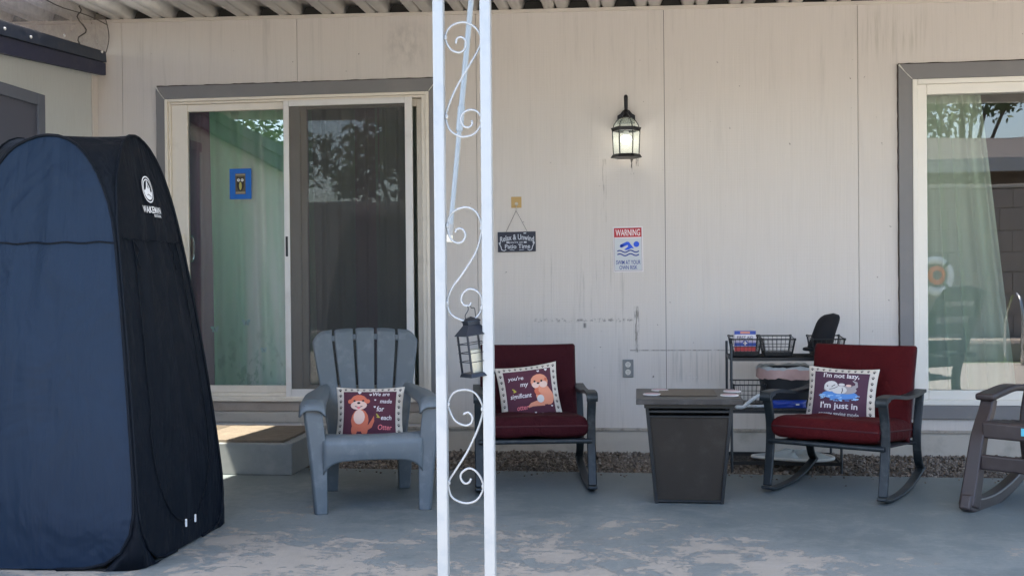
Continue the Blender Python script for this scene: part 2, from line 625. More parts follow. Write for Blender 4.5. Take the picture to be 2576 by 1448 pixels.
# gravel strip under the wall
tag(MB().add([(-4, edge_y(-4) + .004, -.05), (5, edge_y(5) + .004, -.05), (5, .2, -.03), (-4, .2, -.03)], [(0, 1, 2, 3)]).build(
    'gravel_bed', mat('gravel_soil', (.13, .105, .085), .95, var=.4, vscale=50, obj=False)), kind='structure')
def gravel_material():
    m = bpy.data.materials.new('mixed_gravel')
    m.use_nodes = True
    N = NT(m)
    rnd = N.n('ShaderNodeNewGeometry').outputs['Random Per Island']
    cr = N.n('ShaderNodeValToRGB')
    el = cr.color_ramp.elements
    el[0].position, el[0].color = 0, (.06, .05, .042, 1)
    el[1].position, el[1].color = 1, (.42, .37, .32, 1)
    for p, c in ((.25, (.11, .09, .078, 1)), (.5, (.15, .12, .095, 1)), (.7, (.19, .175, .16, 1)), (.86, (.24, .19, .15, 1))):
        e = el.new(p)
        e.color = c
    N.l(rnd, cr.inputs[0])
    N.l(N.mix(N.noise(N.pos(), 120, 3, .6), cr.outputs[0], (.2, .17, .14)), N.b.inputs['Base Color'])
    N.b.inputs['Roughness'].default_value = .9
    return m
ico = bmesh.new()
bmesh.ops.create_icosphere(ico, subdivisions=1, radius=1)
iv = [v.co.copy() for v in ico.verts]
iff = [tuple(v.index for v in f.verts) for f in ico.faces]
ico.free()
def stones(mb, xa, xb, n, rmin, rmax):
    for _ in range(n):
        x = random.uniform(xa, xb)
        ye = edge_y(x)
        y = random.uniform(ye + .01, .02)
        r = random.uniform(rmin, rmax) * (1 if random.random() < .9 else 1.6)
        z = -.048 + (y - ye) / max(.1, -ye) * .02 + random.uniform(0, .018)
        q = Matrix.Rotation(random.uniform(0, 6.28), 3, Vector((random.gauss(0, 1), random.gauss(0, 1), random.gauss(0, 1))).normalized())
        s3 = Vector((r * random.uniform(.8, 1.3), r * random.uniform(.7, 1.1), r * random.uniform(.5, .8)))
        vs = []
        for v in iv:
            k = random.uniform(.8, 1.15)
            p = q @ Vector((v.x * s3.x * k, v.y * s3.y * k, v.z * s3.z * k))
            vs.append((x + p.x, y + p.y, z + r * .4 + p.z))
        mb.add(vs, iff)
mb = MB()
stones(mb, -2.2, 3.2, 15000, .0045, .0125)
for _ in range(120):
    x = random.uniform(-2.2, 3.2)
    r = random.uniform(.003, .008)
    y = edge_y(x) - abs(random.gauss(0, .10)) - .01
    mb.add([(x + v.x * r * random.uniform(.8, 1.2), y + v.y * r * random.uniform(.8, 1.2), r * .5 + v.z * r * .6) for v in iv], iff)
tag(mb.build('gravel', gravel_material(), fix=False), 'loose brown and grey gravel along the foot of the wall', 'gravel', kind='stuff')

# ------------------------------------------------------------------ house
house = thing('house', (0, 0, 0), 0, 'beige panelled house wall with sliding patio door and white framed window', 'house')
XW = wp(245, 400).x                                # inner corner with the wing
ZL, ZR = wp(67, 60).z, wp(2576, -2).z
XL, XR = wp(67, 60).x, wp(2576, -2).x
def ztop(x):
    return ZL + (ZR - ZL) * (x - XL) / (XR - XL)
ZLEDGE = wp(1250, 1073).z
dX0, dX1 = wp(421, 620).x, wp(1083, 620).x
dZ1, dZ0 = wp(750, 241).z, wp(750, 1004).z
wX0 = wp(2296, 600).x
wX1 = wX0 + 1.85
wZ1, wZ0 = wp(2296, 201).z, wp(2330, 1018).z
doorO = (dX0, dX1, dZ0, dZ1)
winO = (wX0, wX1, wZ0, wZ1)
seams = [XW + .0, wp(310, 400).x, wp(747, 120).x, wp(1200.5, 500).x, wp(1673, 500).x, wp(2160, 500).x]
seams += [seams[-1] + 1.24, seams[-1] + 2.48]
def cut(rect, hole):
    x0, x1, z0, z1 = rect
    hx0, hx1, hz0, hz1 = hole
    if hx0 >= x1 or hx1 <= x0:
        return [rect]
    out = []
    if hx0 > x0: out.append((x0, hx0, z0, z1))
    if hx1 < x1: out.append((hx1, x1, z0, z1))
    a, b = max(x0, hx0), min(x1, hx1)
    if hz1 < z1: out.append((a, b, hz1, z1))
    if hz0 > z0: out.append((a, b, z0, hz0))
    return out
for i in range(len(seams) - 1):
    x0, x1 = seams[i] + (.0016 if i else 0), seams[i + 1] - .0016
    mb = MB()
    zt = ztop((x0 + x1) / 2)
    for r in cut((x0, x1, ZLEDGE, zt), doorO):
        for q in cut(r, winO):
            mb.box(q[0], q[1], 0, .012, q[2], q[3])
    mb.build('siding_panel', SIDING, house)
MB().box(XW - 1.4, XW - .0016, 0, .012, 2.45, ztop(XW - .7)).build('siding_panel', SIDING, house)
# structure behind the panels, with the same openings
mb = MB()
for r in cut((XW - 2, seams[-1], 0, 3.6), doorO):
    for q in cut(r, winO):
        mb.box(q[0], q[1], .016, .10, q[2], q[3])
mb.build('wall_core', DARKGAP, house)
xa, xb = XW, seams[-1]
sk = [XW, wp(1700, 1100).x, seams[-1]]
for a, b in zip(sk[:-1], sk[1:]):
    MB().box(a + .001, b - .001, -.006, .012, -.02, ZLEDGE - .020).build('skirt_board', SKIRT, house, bevel=.002)
MB().box(XW, seams[-1], -.016, .014, ZLEDGE - .019, ZLEDGE - .001).build('drip_ledge', mat('weathered_ledge', (.40, .36, .31), .75, var=.2, vscale=8, dirt=(.12, .10, .08), dirtamt=.7, dscale=14), house, bevel=.003)
mb = MB()
xs_ = XW - 1.4
mb.hexa([(xs_, -.012, ztop(xs_) - .012), (xb, -.012, ztop(xb) - .012), (xb, .03, ztop(xb) - .012), (xs_, .03, ztop(xs_) - .012),
         (xs_, -.012, ztop(xs_) + .012), (xb, -.012, ztop(xb) + .012), (xb, .03, ztop(xb) + .012), (xs_, .03, ztop(xs_) + .012)])
mb.build('roof_edge_strip', TRIMWHITE, house, bevel=.002)
MB().box(XW - 1, seams[-1], .10, 4.2, 3.05, 3.6).build('attic', DARKGAP, house)
MB().box(XW - 1, seams[-1], 4.2, 4.3, 0, 3.6).build('rear_wall', DARKGAP, house)
# interior of the room
inn = mat('room_paint', (.32, .29, .25), .8)
tag(MB().box(XW - 1, seams[-1], .101, 4.19, .18, .24).build('room_floor', mat('room_carpet', (.20, .17, .14), .95)), kind='structure')
tag(MB().box(XW - 1, seams[-1], 4.1, 4.19, .24, 3.04).build('room_wall', inn), kind='structure')
for xx in (XW - 1, seams[-1] - .1):
    tag(MB().box(xx, xx + .1, .101, 4.09, .24, 3.04).build('room_side_wall', inn), kind='structure')
tag(MB().box(-.05, .05, 1.2, 4.09, .24, 3.04).build('room_divider_wall', inn), kind='structure')

# --- door casing and window casing (mitred boards)
def casing(name_parent, x0, x1, z0, z1, side, top, bottom=None):
    y0, y1 = -.020, -.0005
    def board(p):
        mb = MB()
        mb.add([(a, y0, b) for a, b in p] + [(a, y1, b) for a, b in p],
               [(0, 1, 2, 3), (7, 6, 5, 4), (0, 4, 5, 1), (1, 5, 6, 2), (2, 6, 7, 3), (3, 7, 4, 0)])
        return mb.build('casing_board', TRIM, name_parent, bevel=.003)
    g = .0012
    zb = z0 - bottom if bottom else z0
    zi = z0 if bottom else z0
    board([(x0 - side, zb), (x0, zi), (x0, z1), (x0 - side, z1 + top - g)])
    board([(x1, zi), (x1 + side, zb), (x1 + side, z1 + top - g), (x1, z1)])
    board([(x0 - side + g, z1 + top), (x0 + g, z1 + g), (x1 - g, z1 + g), (x1 + side - g, z1 + top)])
    if bottom:
        board([(x0 - side, z0 - bottom), (x1 + side, z0 - bottom), (x1, z0 - g), (x0, z0 - g)])
    # open mitre joint filled with caulk, dark line above
    for xx, sg in ((x0, -1), (x1, 1)):
        p = [Vector((xx + sg * side * .98, y0 - .002, z1 + top * .97)), Vector((xx + sg * side * .5, y0 - .0025, z1 + top * .46)), Vector((xx + sg * .001, y0 - .002, z1 + .002))]
        MB().tube(catmull(p, 5), .004, 6, rs=[.0055, .005, .0045, .004, .0035, .003, .003, .004, .003, .003, .0025]).build('caulk_bead', CAULK, name_parent, smooth=True)
    mb = MB()
    pts = []
    n = 60
    for i in range(n + 1):
        x = x0 - side + (x1 - x0 + 2 * side) * i / n
        pts.append((x, -.004, z1 + top + .003 + random.uniform(-.0022, .0022)))
    mb.tube(pts, .0045, 5)
    pts = [(x0 - side - .003 + random.uniform(-.0015, .0015), -.004, z0 + (z1 + top - z0) * i / n) for i in range(n + 1)]
    mb2 = MB()
    mb2.tube(pts, .0035, 5)
    mb.build('weathered_joint', mat('rusty_dark_joint', (.06, .045, .035), .9, var=.5, vscale=60), name_parent)
    mb2.build('weathered_joint', MATS['rusty_dark_joint'], name_parent)
    return
casing(house, dX0, dX1, dZ0, dZ1, .062, .088)
casing(house, wX0, wX1, wZ0, wZ1, .085, .098, .088)

# --- sliding door
def frame_bars(parent, x0, x1, z0, z1, l, r, t, b, y0, y1, m, name, bev=.004):
    o = []
    o.append(MB().box(x0, x0 + l, y0, y1, z0, z1).build(name, m, parent, bevel=bev))
    o.append(MB().box(x1 - r, x1, y0, y1, z0, z1).build(name, m, parent, bevel=bev))
    o.append(MB().box(x0 + l + .0005, x1 - r - .0005, y0 + .001, y1 - .001, z1 - t, z1).build(name, m, parent, bevel=bev))
    o.append(MB().box(x0 + l + .0005, x1 - r - .0005, y0 + .001, y1 - .001, z0, z0 + b).build(name, m, parent, bevel=bev))
    return o
sd = bpy.data.objects.new('sliding_door', None)
COL.objects.link(sd)
sd.parent = house
fl = wp(432, 620).x - dX0
frame_bars(sd, dX0, dX1, dZ0, dZ1, .022, .022, .020, .022, -.026, .09, VINYL, 'frame')
frame_bars(sd, dX0 + .0225, dX1 - .0225, dZ0 + .0225, dZ1 - .0205, .014, .030, .016, .022, -.010, .088, VINYL, 'inner_track')
gx0, gx1 = wp(474, 620).x, wp(712, 620).x
gz1, gz0 = wp(590, 278).z, wp(620, 969).z
px1 = wp(756, 620).x
frame_bars(sd, dX0 + .037, px1, dZ0 + .045, dZ1 - .037, gx0 - dX0 - .037, .10, dZ1 - .037 - gz1, gz0 - dZ0 - .045, .006, .042, VINYL, 'sash', .005)
MB().box(gx0 - .004, px1 - .098, .022, .027, gz0 - .004, gz1 + .004).build('glass_pane', GLASS, sd)
# fixed pane behind the screen
fx0, fx1 = wp(740, 620).x, dX1 - .053
frame_bars(sd, fx0, fx1, dZ0 + .045, dZ1 - .037, wp(769, 620).x - fx0, .045, dZ1 - .037 - gz1 - .002, gz0 - dZ0 - .045, .046, .085, VINYL, 'sash', .005)
MB().box(wp(769, 620).x - .004, fx1 - .041, .062, .067, gz0 - .004, gz1).build('glass_pane', GLASS, sd)
# insect screen panel
sx0, sx1 = wp(718, 620).x, wp(1041, 620).x
sz1, sz0 = wp(870, 250).z, wp(870, 1000).z
frame_bars(sd, sx0, sx1, sz0, sz1, .038, .050, .040, .060, -.022, .002, SCREENFRAME, 'screen_frame', .004)
MB().box(sx0 + .036, sx1 - .048, -.012, -.0105, sz0 + .058, sz1 - .038).build('screen_mesh', SCREEN, sd)
hz = wp(726, 620).z
black = mat('black_plastic', (.012, .012, .013), .45)
mb = MB()
mb.box(sx0 + .010, sx0 + .026, -.0255, -.0215, hz - .068, hz + .068)
pl = mb.build('screen_pull', black, sd, bevel=.007, seg=3)
# door handle: backplate with a bow
hx, hzz = wp(458, 625).x, wp(458, 625).z
MB().box(hx - .020, hx + .012, -.002, .0055, hzz - .10, hzz + .10).build('handle_plate', mat('cream_handle', (.76, .70, .58), .35), sd, bevel=.004)
path = catmull([(hx + .004, -.004, hzz + .095), (hx + .02, -.035, hzz + .082), (hx + .032, -.045, hzz + .03), (hx + .032, -.045, hzz - .03), (hx + .02, -.035, hzz - .082), (hx + .004, -.004, hzz - .095)], 6)
MB().tube(path, .008, 8).build('handle_bow', MATS['cream_handle'], sd, smooth=True)
path = catmull([(hx + .035, .03, hzz + .09), (hx + .055, .055, hzz + .078), (hx + .062, .06, hzz), (hx + .055, .055, hzz - .078), (hx + .035, .03, hzz - .09)], 6)
MB().tube(path, .007, 8).build('inner_handle_bow', mat('satin_chrome', (.55, .55, .55), .25, 1), sd, smooth=True)
MB().box(hx - .012, hx + .002, -.010, -.0025, hzz - .022, hzz + .022).build('latch', MATS['satin_chrome'], sd, bevel=.003)
# sill boards below the door
zc = wp(700, 1033).z
MB().box(dX0 - .02, dX1 + .06, -.014, -.0005, zc, dZ0 - .012).build('sill_board', mat('tan_sill_board', (.40, .34, .29), .7, var=.12, vscale=6, bump=.2, dirt=(.2, .16, .12), dirtamt=.4), house, bevel=.003)
MB().box(dX0 - .02, dX1 + .04, -.034, -.002, dZ0 - .0115, dZ0 - .0005).build('threshold', VINYL, house, bevel=.003)
MB().box(dX0 - .02, dX1 + .06, -.010, -.0006, ZLEDGE + .02, zc - .006).build('sill_board', SKIRT, house, bevel=.003)

# --- big window
wn = bpy.data.objects.new('window', None)
COL.objects.link(wn)
wn.parent = house
frame_bars(wn, wX0, wX1, wZ0, wZ1, .030, .03, .032, .034, -.024, .09, mat('cream_window_vinyl', (.80, .77, .70), .36, var=.03), 'frame')
g0 = wp(2333, 600)
gz1w, gz0w = wp(2345, 238).z, wp(2345, 981).z
frame_bars(wn, wX0 + .0305, wX1 - .0305, wZ0 + .0345, wZ1 - .0325, g0.x - wX0 - .0305, .06, wZ1 - .0325 - gz1w, gz0w - wZ0 - .0345, -.008, .07, MATS['cream_window_vinyl'], 'sash', .005)
MB().grid(16, 16, lambda u, v: (g0.x - .004 + (wX1 - .081 - g0.x) * u, .036 - .005 * 4 * (v - .5) ** 2, gz0w - .004 + (gz1w - gz0w + .008) * v)).build('glass_pane', GLASS, wn, smooth='all', fix=False)

# ------------------------------------------------------------------ curtains
def curtain_material(name, base, alt, low, amount=.6):
    m = bpy.data.materials.new(name)
    m.use_nodes = True
    N = NT(m)
    f = N.noise(N.pos((2.6, 2.6, .25)), 1.2, 3, .55)
    c = N.mix(N.sstep(f, .38, .62), base, alt)
    g = N.n('ShaderNodeNewGeometry').outputs['Position']
    sp = N.n('ShaderNodeSeparateXYZ')
    N.l(g, sp.inputs[0])
    lowm = N.math('SUBTRACT', 1, N.sstep(sp.outputs[2], .35, 1.0))
    leaf = N.sstep(N.noise(N.pos((14, 14, 11)), 1, 4, .6), .52, .60)
    c = N.mix(N.math('MULTIPLY', N.math('MULTIPLY', lowm, leaf), amount), c, low)
    wv = N.noise(N.pos((3, 3, 400)), 1, 2, .5)
    c = N.mix(N.math('MULTIPLY', wv, .15), c, tuple(v * .7 for v in base))
    N.l(c, N.b.inputs['Base Color'])
    N.b.inputs['Roughness'].default_value = .9
    N.b.inputs['Specular IOR Level'].default_value = .1
    return m
CGREEN = curtain_material('pale_green_print_curtain', (.86, .89, .76), (.36, .74, .44), (.10, .40, .14))
CPURP = curtain_material('purple_drape', (.33, .14, .20), (.26, .115, .18), (.12, .05, .08), 0)
CWIN = curtain_material('sage_window_curtain', (.72, .82, .66), (.55, .70, .55), (.3, .42, .3), 0)
CDARK = curtain_material('grey_green_drape', (.36, .40, .33), (.24, .30, .24), (.25, .3, .25), 0)
def curtain(name, xa0, xa1, xb0, xb1, z1, z0, y, folds, amp, m, label, cat='curtain'):
    """top edge xa0..xa1, bottom edge xb0..xb1"""
    ph = random.uniform(0, 6)
    def fn(u, v):
        x = (xb0 + (xb1 - xb0) * u) * (1 - v) + (xa0 + (xa1 - xa0) * u) * v
        a = folds * 2 * math.pi * u + ph
        d = math.sin(a + .6 * math.sin(a * .37 + 2 * v)) + .35 * math.sin(a * 2.3 + 1 + v)
        return (x + .012 * math.cos(a * 1.1), y + amp * d * (.75 + .25 * (1 - v)), z0 + (z1 - z0) * v)
    o = MB().grid(max(24, int(folds * 14)), 16, fn).build(name, m, smooth='all', fix=False)
    return tag(o, label, cat)
X_ = lambda px: wp(px, 620, .12).x
ZT, ZB = gz1 + .05, gz0 - .03
curtain('curtain', X_(526), X_(790), X_(534), X_(800), ZT, ZB, .10, 4.2, .028, CGREEN, 'pale green curtain with butterflies behind the left pane of the sliding door')
curtain('curtain', X_(438), X_(535), X_(438), X_(530), ZT, ZB, .135, 2.0, .014, CPURP, 'narrow plum curtain at the left edge of the sliding door')
curtain('curtain', X_(890), X_(952), X_(885), X_(950), ZT, ZB, .15, 1.6, .014, CPURP, 'narrow plum curtain strip behind the insect screen')
curtain('curtain', X_(760), X_(895), X_(750), X_(895), ZT, ZB, .17, 3, .025, CDARK, 'grey green curtain behind the insect screen, left of the plum strip')
curtain('curtain', X_(945), X_(1075), X_(950), X_(1075), ZT, ZB, .16, 3.4, .025, CDARK, 'grey green curtain behind the insect screen, right of the plum strip')
Xw = lambda px: wp(px, 620, .14).x
curtain('curtain', Xw(2300), Xw(2465), Xw(2300), Xw(2556), gz1w + .05, gz0w - .06, .10, 4.6, .022, CWIN, 'sage green curtain hanging at a slant behind the right-hand window')
# butterflies printed on the curtain
def butterfly(x, y, s, rot, label):
    c = wp(x, y, .066)
    P = Print(lambda a, b, l: (c.x + a, c.y - .0015 * l, c.z + b))
    m = mat('butterfly_teal', (.36, .66, .58), .8)
    for sg in (-1, 1):
        P.ell(sg * .55 * s * math.cos(rot), .35 * s, .55 * s, .38 * s, m, 1, sg * .6 + rot, 10, 1)
        P.ell(sg * .38 * s, -.32 * s, .36 * s, .30 * s, m, 1, -sg * .5 + rot, 10, 1)
    P.ell(0, 0, .08 * s, .5 * s, mat('butterfly_body', (.05, .12, .1), .8), 2, rot, 8, 1)
    return tag(P.build('butterfly_decal', None), label, 'decal', 'butterflies on the pale green curtain')
butterfly(541, 828, .030, .2, 'pale teal butterfly lowest on the left of the green curtain')
butterfly(619, 811, .030, -.1, 'pale teal butterfly in the middle of the green curtain')
butterfly(664, 880, .024, .5, 'deep teal butterfly nearest the insect screen frame')
# taped owl picture on the glass
oc = wp(605, 462, .004)
kx = (oc - CAM).length / F_PX
ow = tag(MB().box(-27.5 * kx, 27.5 * kx, -.0006, .0006, -37 * kx, 37 * kx).build('taped_picture', mat('blue_painters_tape', (.01, .13, .48), .7, var=.1, vscale=60)),
         'small owl picture framed in blue tape on the door glass', 'picture')
ow.location = (oc.x, .0205, oc.z)
ow.location.x = wp(605, 462, .0205).x
P = Print(lambda a, b, l: (a * kx, -.0008 - .0005 * l, b * kx))
P.rect(-13, 13, -25, 25, mat('picture_brown', (.10, .085, .055), .7), 1)
P.rect(-12, 12, -24, -19, mat('picture_tan', (.30, .25, .16), .7), 2)
P.rect(-12, 12, 20, 24, MATS['picture_tan'], 2)
P.ell(0, -1, 9.5, 17, mat('owl_dark', (.035, .03, .025), .8), 2)
P.poly([(-9, 12), (-5, 13), (-8, 19)], MATS['owl_dark'], 3)
P.poly([(9, 12), (8, 19), (5, 13)], MATS['owl_dark'], 3)
for sg in (-1, 1):
    P.ell(sg * 4.6, 9, 3.6, 3.6, mat('owl_eye', (.75, .75, .70), .6), 3)
    P.ell(sg * 4.2, 9, 1.4, 1.4, MATS['owl_dark'], 4)
P.ell(0, -5, 3.4, 10, mat('owl_belly', (.45, .42, .12), .7), 3)
P.build('owl_print', ow)

# ------------------------------------------------------------------ the wing at the left with its eave
wing = thing('house_wing', (XW, -1.8, 0), 0, 'grey-beige wing with dark blue eave board at the left edge', 'house')
wl = wing.location
WINGP = mat('wing_siding', (.56, .59, .58), .75, var=.06, vscale=2, bump=.25, bscale=1, stretch=(1, 90, 2), dirt=(.32, .31, .28), dirtamt=.3)
def lw(p):
    return tuple(Vector(p) - wl)
XF = wp(262, 160, -.06).x
a0, a1 = xp(262, 130, XF), xp(262, 189, XF)
b0, b1 = xp(0, 50, XF), xp(0, 133, XF)
def ext(p, q, y):                                   # extend the line p-q to depth y
    t = (y - p.y) / (q.y - p.y)
    return p + (q - p) * t
yF, yN = -.035, -4.4
zt0, zt1 = ext(a0, b0, yF).z, ext(a0, b0, yN).z
zb0, zb1 = ext(a1, b1, yF).z, ext(a1, b1, yN).z
def lwbox(x0, x1, y0, y1, z0, z1):
    return MB().box(x0 - wl.x, x1 - wl.x, y0 - wl.y, y1 - wl.y, z0 - wl.z, z1 - wl.z)
mb = MB()
mb.hexa([lw(p) for p in ((XW - .12, yN, 0), (XW, yN, 0), (XW, -.001, 0), (XW - .12, -.001, 0),
                         (XW - .12, yN, zb1 + .03), (XW, yN, zb1 + .03), (XW, -.001, zb0 + .03), (XW - .12, -.001, zb0 + .03))])
mb.build('wall', WINGP, wing)
lwbox(XW + .0005, XW + .012, -.075, -.002, 0, zb0).build('corner_board', SIDING, wing, bevel=.002)
EAVE = mat('navy_eave_paint', (.024, .028, .062), .55, var=.15, vscale=6, bump=.2, bscale=30, dirt=(.12, .12, .13), dirtamt=.25, dscale=12)
mb = MB()
zm0, zm1 = zb0 + (zt0 - zb0) * .52, zb1 + (zt1 - zb1) * .52
mb.hexa([lw(p) for p in ((XF - .035, yN, zb1), (XF, yN, zb1), (XF, yF, zb0), (XF - .035, yF, zb0), (XF - .035, yN, zm1), (XF, yN, zm1), (XF, yF, zm0), (XF - .035, yF, zm0))])
mb.build('fascia_board', EAVE, wing, bevel=.003)
mb = MB()
mb.hexa([lw(p) for p in ((XF - .035, yN, zm1 + .003), (XF + .012, yN, zm1 + .003), (XF + .012, yF - .01, zm0 + .003), (XF - .035, yF - .01, zm0 + .003),
                         (XF - .035, yN, zt1), (XF + .006, yN, zt1), (XF + .006, yF - .01, zt0), (XF - .035, yF - .01, zt0))])
mb.build('drip_edge_board', mat('navy_drip_paint', (.018, .030, .055), .5, var=.2, vscale=8, dirt=(.12, .12, .12), dirtamt=.4, dscale=16), wing, bevel=.003)
mb = MB()
mb.hexa([lw(p) for p in ((XF - 1.6, yN, zt1 - .02), (XF - .036, yN, zt1 - .02), (XF - .036, yF, zt0 - .02), (XF - 1.6, yF, zt0 - .02),
                         (XF - 1.6, yN, zt1 - .005), (XF - .036, yN, zt1 - .005), (XF - .036, yF, zt0 - .005), (XF - 1.6, yF, zt0 - .005))])
mb.build('roof_deck', EAVE, wing)
for px, py in ((10, 73), (76, 94), (160, 90), (243, 105), (255, 131)):
    p = xp(px, py, XF + .013)
    MB().lathe([(0, .000), (.009, .001), (.011, .006), (.006, .011), (0, .012)], 8).build('nail_cap', mat('pale_nail_cap', (.7, .68, .64), .5), wing, smooth=True)
    o = wing.children[-1] if False else bpy.data.objects[[q.name for q in wing.children if q.name.startswith('nail_cap')][-1]]
    o.location = p - wl
    o.rotation_euler = (0, R(80), 0)
# wing door: casing and leaf
q = [xp(0, 222, XW), xp(105, 240, XW), xp(105, 340, XW)]
yd1 = q[1].y
zd = q[1].z
dt = mat('grey_blue_door_trim', (.125, .14, .175), .6, var=.08, vscale=4)
lwbox(XW + .001, XW + .024, yd1 - .075, yd1, 0, zd).build('door_casing', dt, wing, bevel=.003)
lwbox(XW + .001, XW + .024, yd1 - 1.0, yd1 - .0755, zd - .075, zd).build('door_casing', dt, wing, bevel=.003)
lwbox(XW + .0008, XW + .010, yd1 - .98, yd1 - .076, 0, zd - .076).build('door_leaf', mat('dark_grey_door', (.085, .092, .125), .5, var=.08, vscale=3), wing, bevel=.002)

# ------------------------------------------------------------------ patio cover
cover = thing('patio_cover', (0, -1.5, 2.6), 0, 'white corrugated metal patio roof above the house wall', 'patio roof')
SLOPE, SKEW = .008, .01
PW = .302
prof = [(-.0008, .058), (.012, .050), (.028, .008), (.040, .000), (.088, .000), (.100, .006), (.108, .024), (.116, .006), (.128, .000), (.176, .000), (.190, .008), (.206, .050), (.218, .058), (PW + .0008, .058)]
def pan(x0, y_back, y_front):
    """y_front / y_back: functions of the offset across the pan"""
    mb = MB()
    vs = []
    n = len(prof)
    for px, pz in prof:
        for fy in (y_back, y_front):
            y = fy(x0 + px)
            X = x0 + px + SKEW * y
            vs.append(Vector((X, y, ztop(X) + .012 + pz + SLOPE * y)) - cover.location)
    fs = [(2 * i, 2 * i + 2, 2 * i + 3, 2 * i + 1) for i in range(n - 1)]
    return mb.add(vs, fs).build('roof_pan', ROOFMETAL, cover, smooth=True, fix=False, solid=.0012)
XH, YH = -3.37, -.88  # added notch in the pans, out of view, shaped to let sun onto the step
hole = lambda t: YH - (max(0, min(1.1, (XH - t) * HSL)) if t > -4.05 else 0)
HSL = 8
x = -4.9
while x < 4.9:
    if x < XH:
        pan(x, lambda t: .12, lambda t: YH)
        pan(x, hole, lambda t: -4.15)
    else:
        pan(x, lambda t: .12, lambda t: -4.15)
    x += PW
ye = -4.16
mb = MB()
zz = lambda X: ztop(X) + SLOPE * ye
mb.hexa([tuple(Vector(p) - cover.location) for p in ((-5.2, ye - .02, zz(-5.2) - .005), (4.7, ye - .02, zz(4.7) - .005), (4.7, ye + .02, zz(4.7) - .005), (-5.2, ye + .02, zz(-5.2) - .005),
         (-5.2, ye - .02, zz(-5.2) + .11), (4.7, ye - .02, zz(4.7) + .11), (4.7, ye + .02, zz(4.7) + .11), (-5.2, ye + .02, zz(-5.2) + .11))])
mb.build('front_gutter', ROOFMETAL, cover, bevel=.004)
yb = -3.6
mb = MB()
zz2 = lambda X: ztop(X) + SLOPE * yb + .012
mb.hexa([tuple(Vector(p) - cover.location) for p in ((-5.0, yb - .04, zz2(-5.0) - .12), (4.6, yb - .04, zz2(4.6) - .12), (4.6, yb + .04, zz2(4.6) - .12), (-5.0, yb + .04, zz2(-5.0) - .12),
         (-5.0, yb - .04, zz2(-5.0) - .004), (4.6, yb - .04, zz2(4.6) - .004), (4.6, yb + .04, zz2(4.6) - .004), (-5.0, yb + .04, zz2(-5.0) - .004))])
mb.build('cross_beam', ROOFMETAL, cover, bevel=.004)
# net between the roof and the eave of the wing
na = xp(262, 128, XF + .012)
nt_ = thing('netting', (XF, -.6, na.z), 0, 'thin grey netting stretched between wing eave and patio roof', 'netting')
def netfn(u, v):
    y = -.07 - 2.2 * u
    zlo = ext(a0, b0, y).z - .01
    X = XF + .02 + SKEW * 0
    zhi = ztop(X) + .01 + SLOPE * y
    x = X + .012 * math.sin(v * 3.1) * (1 + .5 * math.sin(9 * u)) + .012 * math.sin(14 * u + 3 * v) * v
    return Vector((x, y + .012 * math.sin(5 * v), zlo + (zhi - zlo) * v)) - nt_.location
MB().grid(40, 10, netfn).build('mesh_sheet', NETTING, nt_, smooth='all', fix=False)
cord = mat('dark_net_cord', (.06, .055, .05), .8)
MB().tube([netfn(0, i / 12) + Vector((.001, -.001, 0)) for i in range(13)], .0032, 5).build('edge_cord', cord, nt_)
MB().tube([netfn(.16 + .02 * math.sin(i), i / 12) + Vector((.003, 0, 0)) for i in range(13)], .0045, 5).build('edge_cord', cord, nt_)
MB().tube([netfn(i / 20, .78 + .05 * math.sin(i * .8)) + Vector((.003, 0, 0)) for i in range(21)], .0035, 5).build('edge_cord', cord, nt_)

# ------------------------------------------------------------------ beyond the patio, behind the photographer
def block_material():
    return mat('grey_slump_block', (.25, .21, .185), .92, var=.2, vscale=5, bump=.5, bscale=40, bdist=.006)
BLOCK = block_material()
bw = thing('block_wall', (0, -11.1, 0), 0, 'tall grey concrete block wall at the end of the yard', 'wall')
first = None
BWZ = 2.46
nb = 0
for j in range(8):
    for i in range(8):
        off = (.2 if j % 2 else 0)
        x = 4.3 + i * .405 + off
        if first is None:
            first = MB().box(-.2, .2, -.1, .1, -.15, .15).build('block', BLOCK, bw, bevel=.012)
            first.location = (x, random.uniform(-.004, .004), .155 + j * .307)
        else:
            copy_part(first, bw, (x, random.uniform(-.004, .004), .155 + j * .307))
MB().box(4.05, 7.75, -.085, .07, 0, BWZ - .02).build('mortar', mat('pale_mortar', (.36, .33, .29), .95), bw)
MB().box(-12, 4.04, -.1, .1, 0, BWZ).build('wall_run', BLOCK, bw)
MB().box(7.76, 14, -.1, .1, 0, BWZ).build('wall_run', BLOCK, bw)
MB().box(-12, 14, -.12, .12, BWZ + .002, BWZ + .06).build('cap_course', MATS['pale_mortar'], bw, bevel=.01)
nh = thing('neighbour_house', (6, -14, 0), 0, 'neighbouring house with dark shingle roof behind the block wall', 'house')
MB().box(-9, 8, -6, 0, 0, 3.0).build('wall', mat('neighbour_wall', (.20, .16, .14), .8), nh)
mb = MB()
mb.hexa([(-10, -3.4, 3.78), (9, -3.4, 3.78), (9, .75, 3.02), (-10, .75, 3.02), (-10, -3.4, 3.88), (9, -3.4, 3.88), (9, .75, 3.12), (-10, .75, 3.12)])
mb.build('roof', mat('grey_shingle', (.14, .125, .12), .9, var=.3, vscale=9, bump=.5, bscale=12, stretch=(1, 3, 3)), nh)
MB().box(-10, 9, .76, .80, 2.9, 3.12).build('fascia', mat('pale_fascia', (.45, .43, .40), .6), nh)
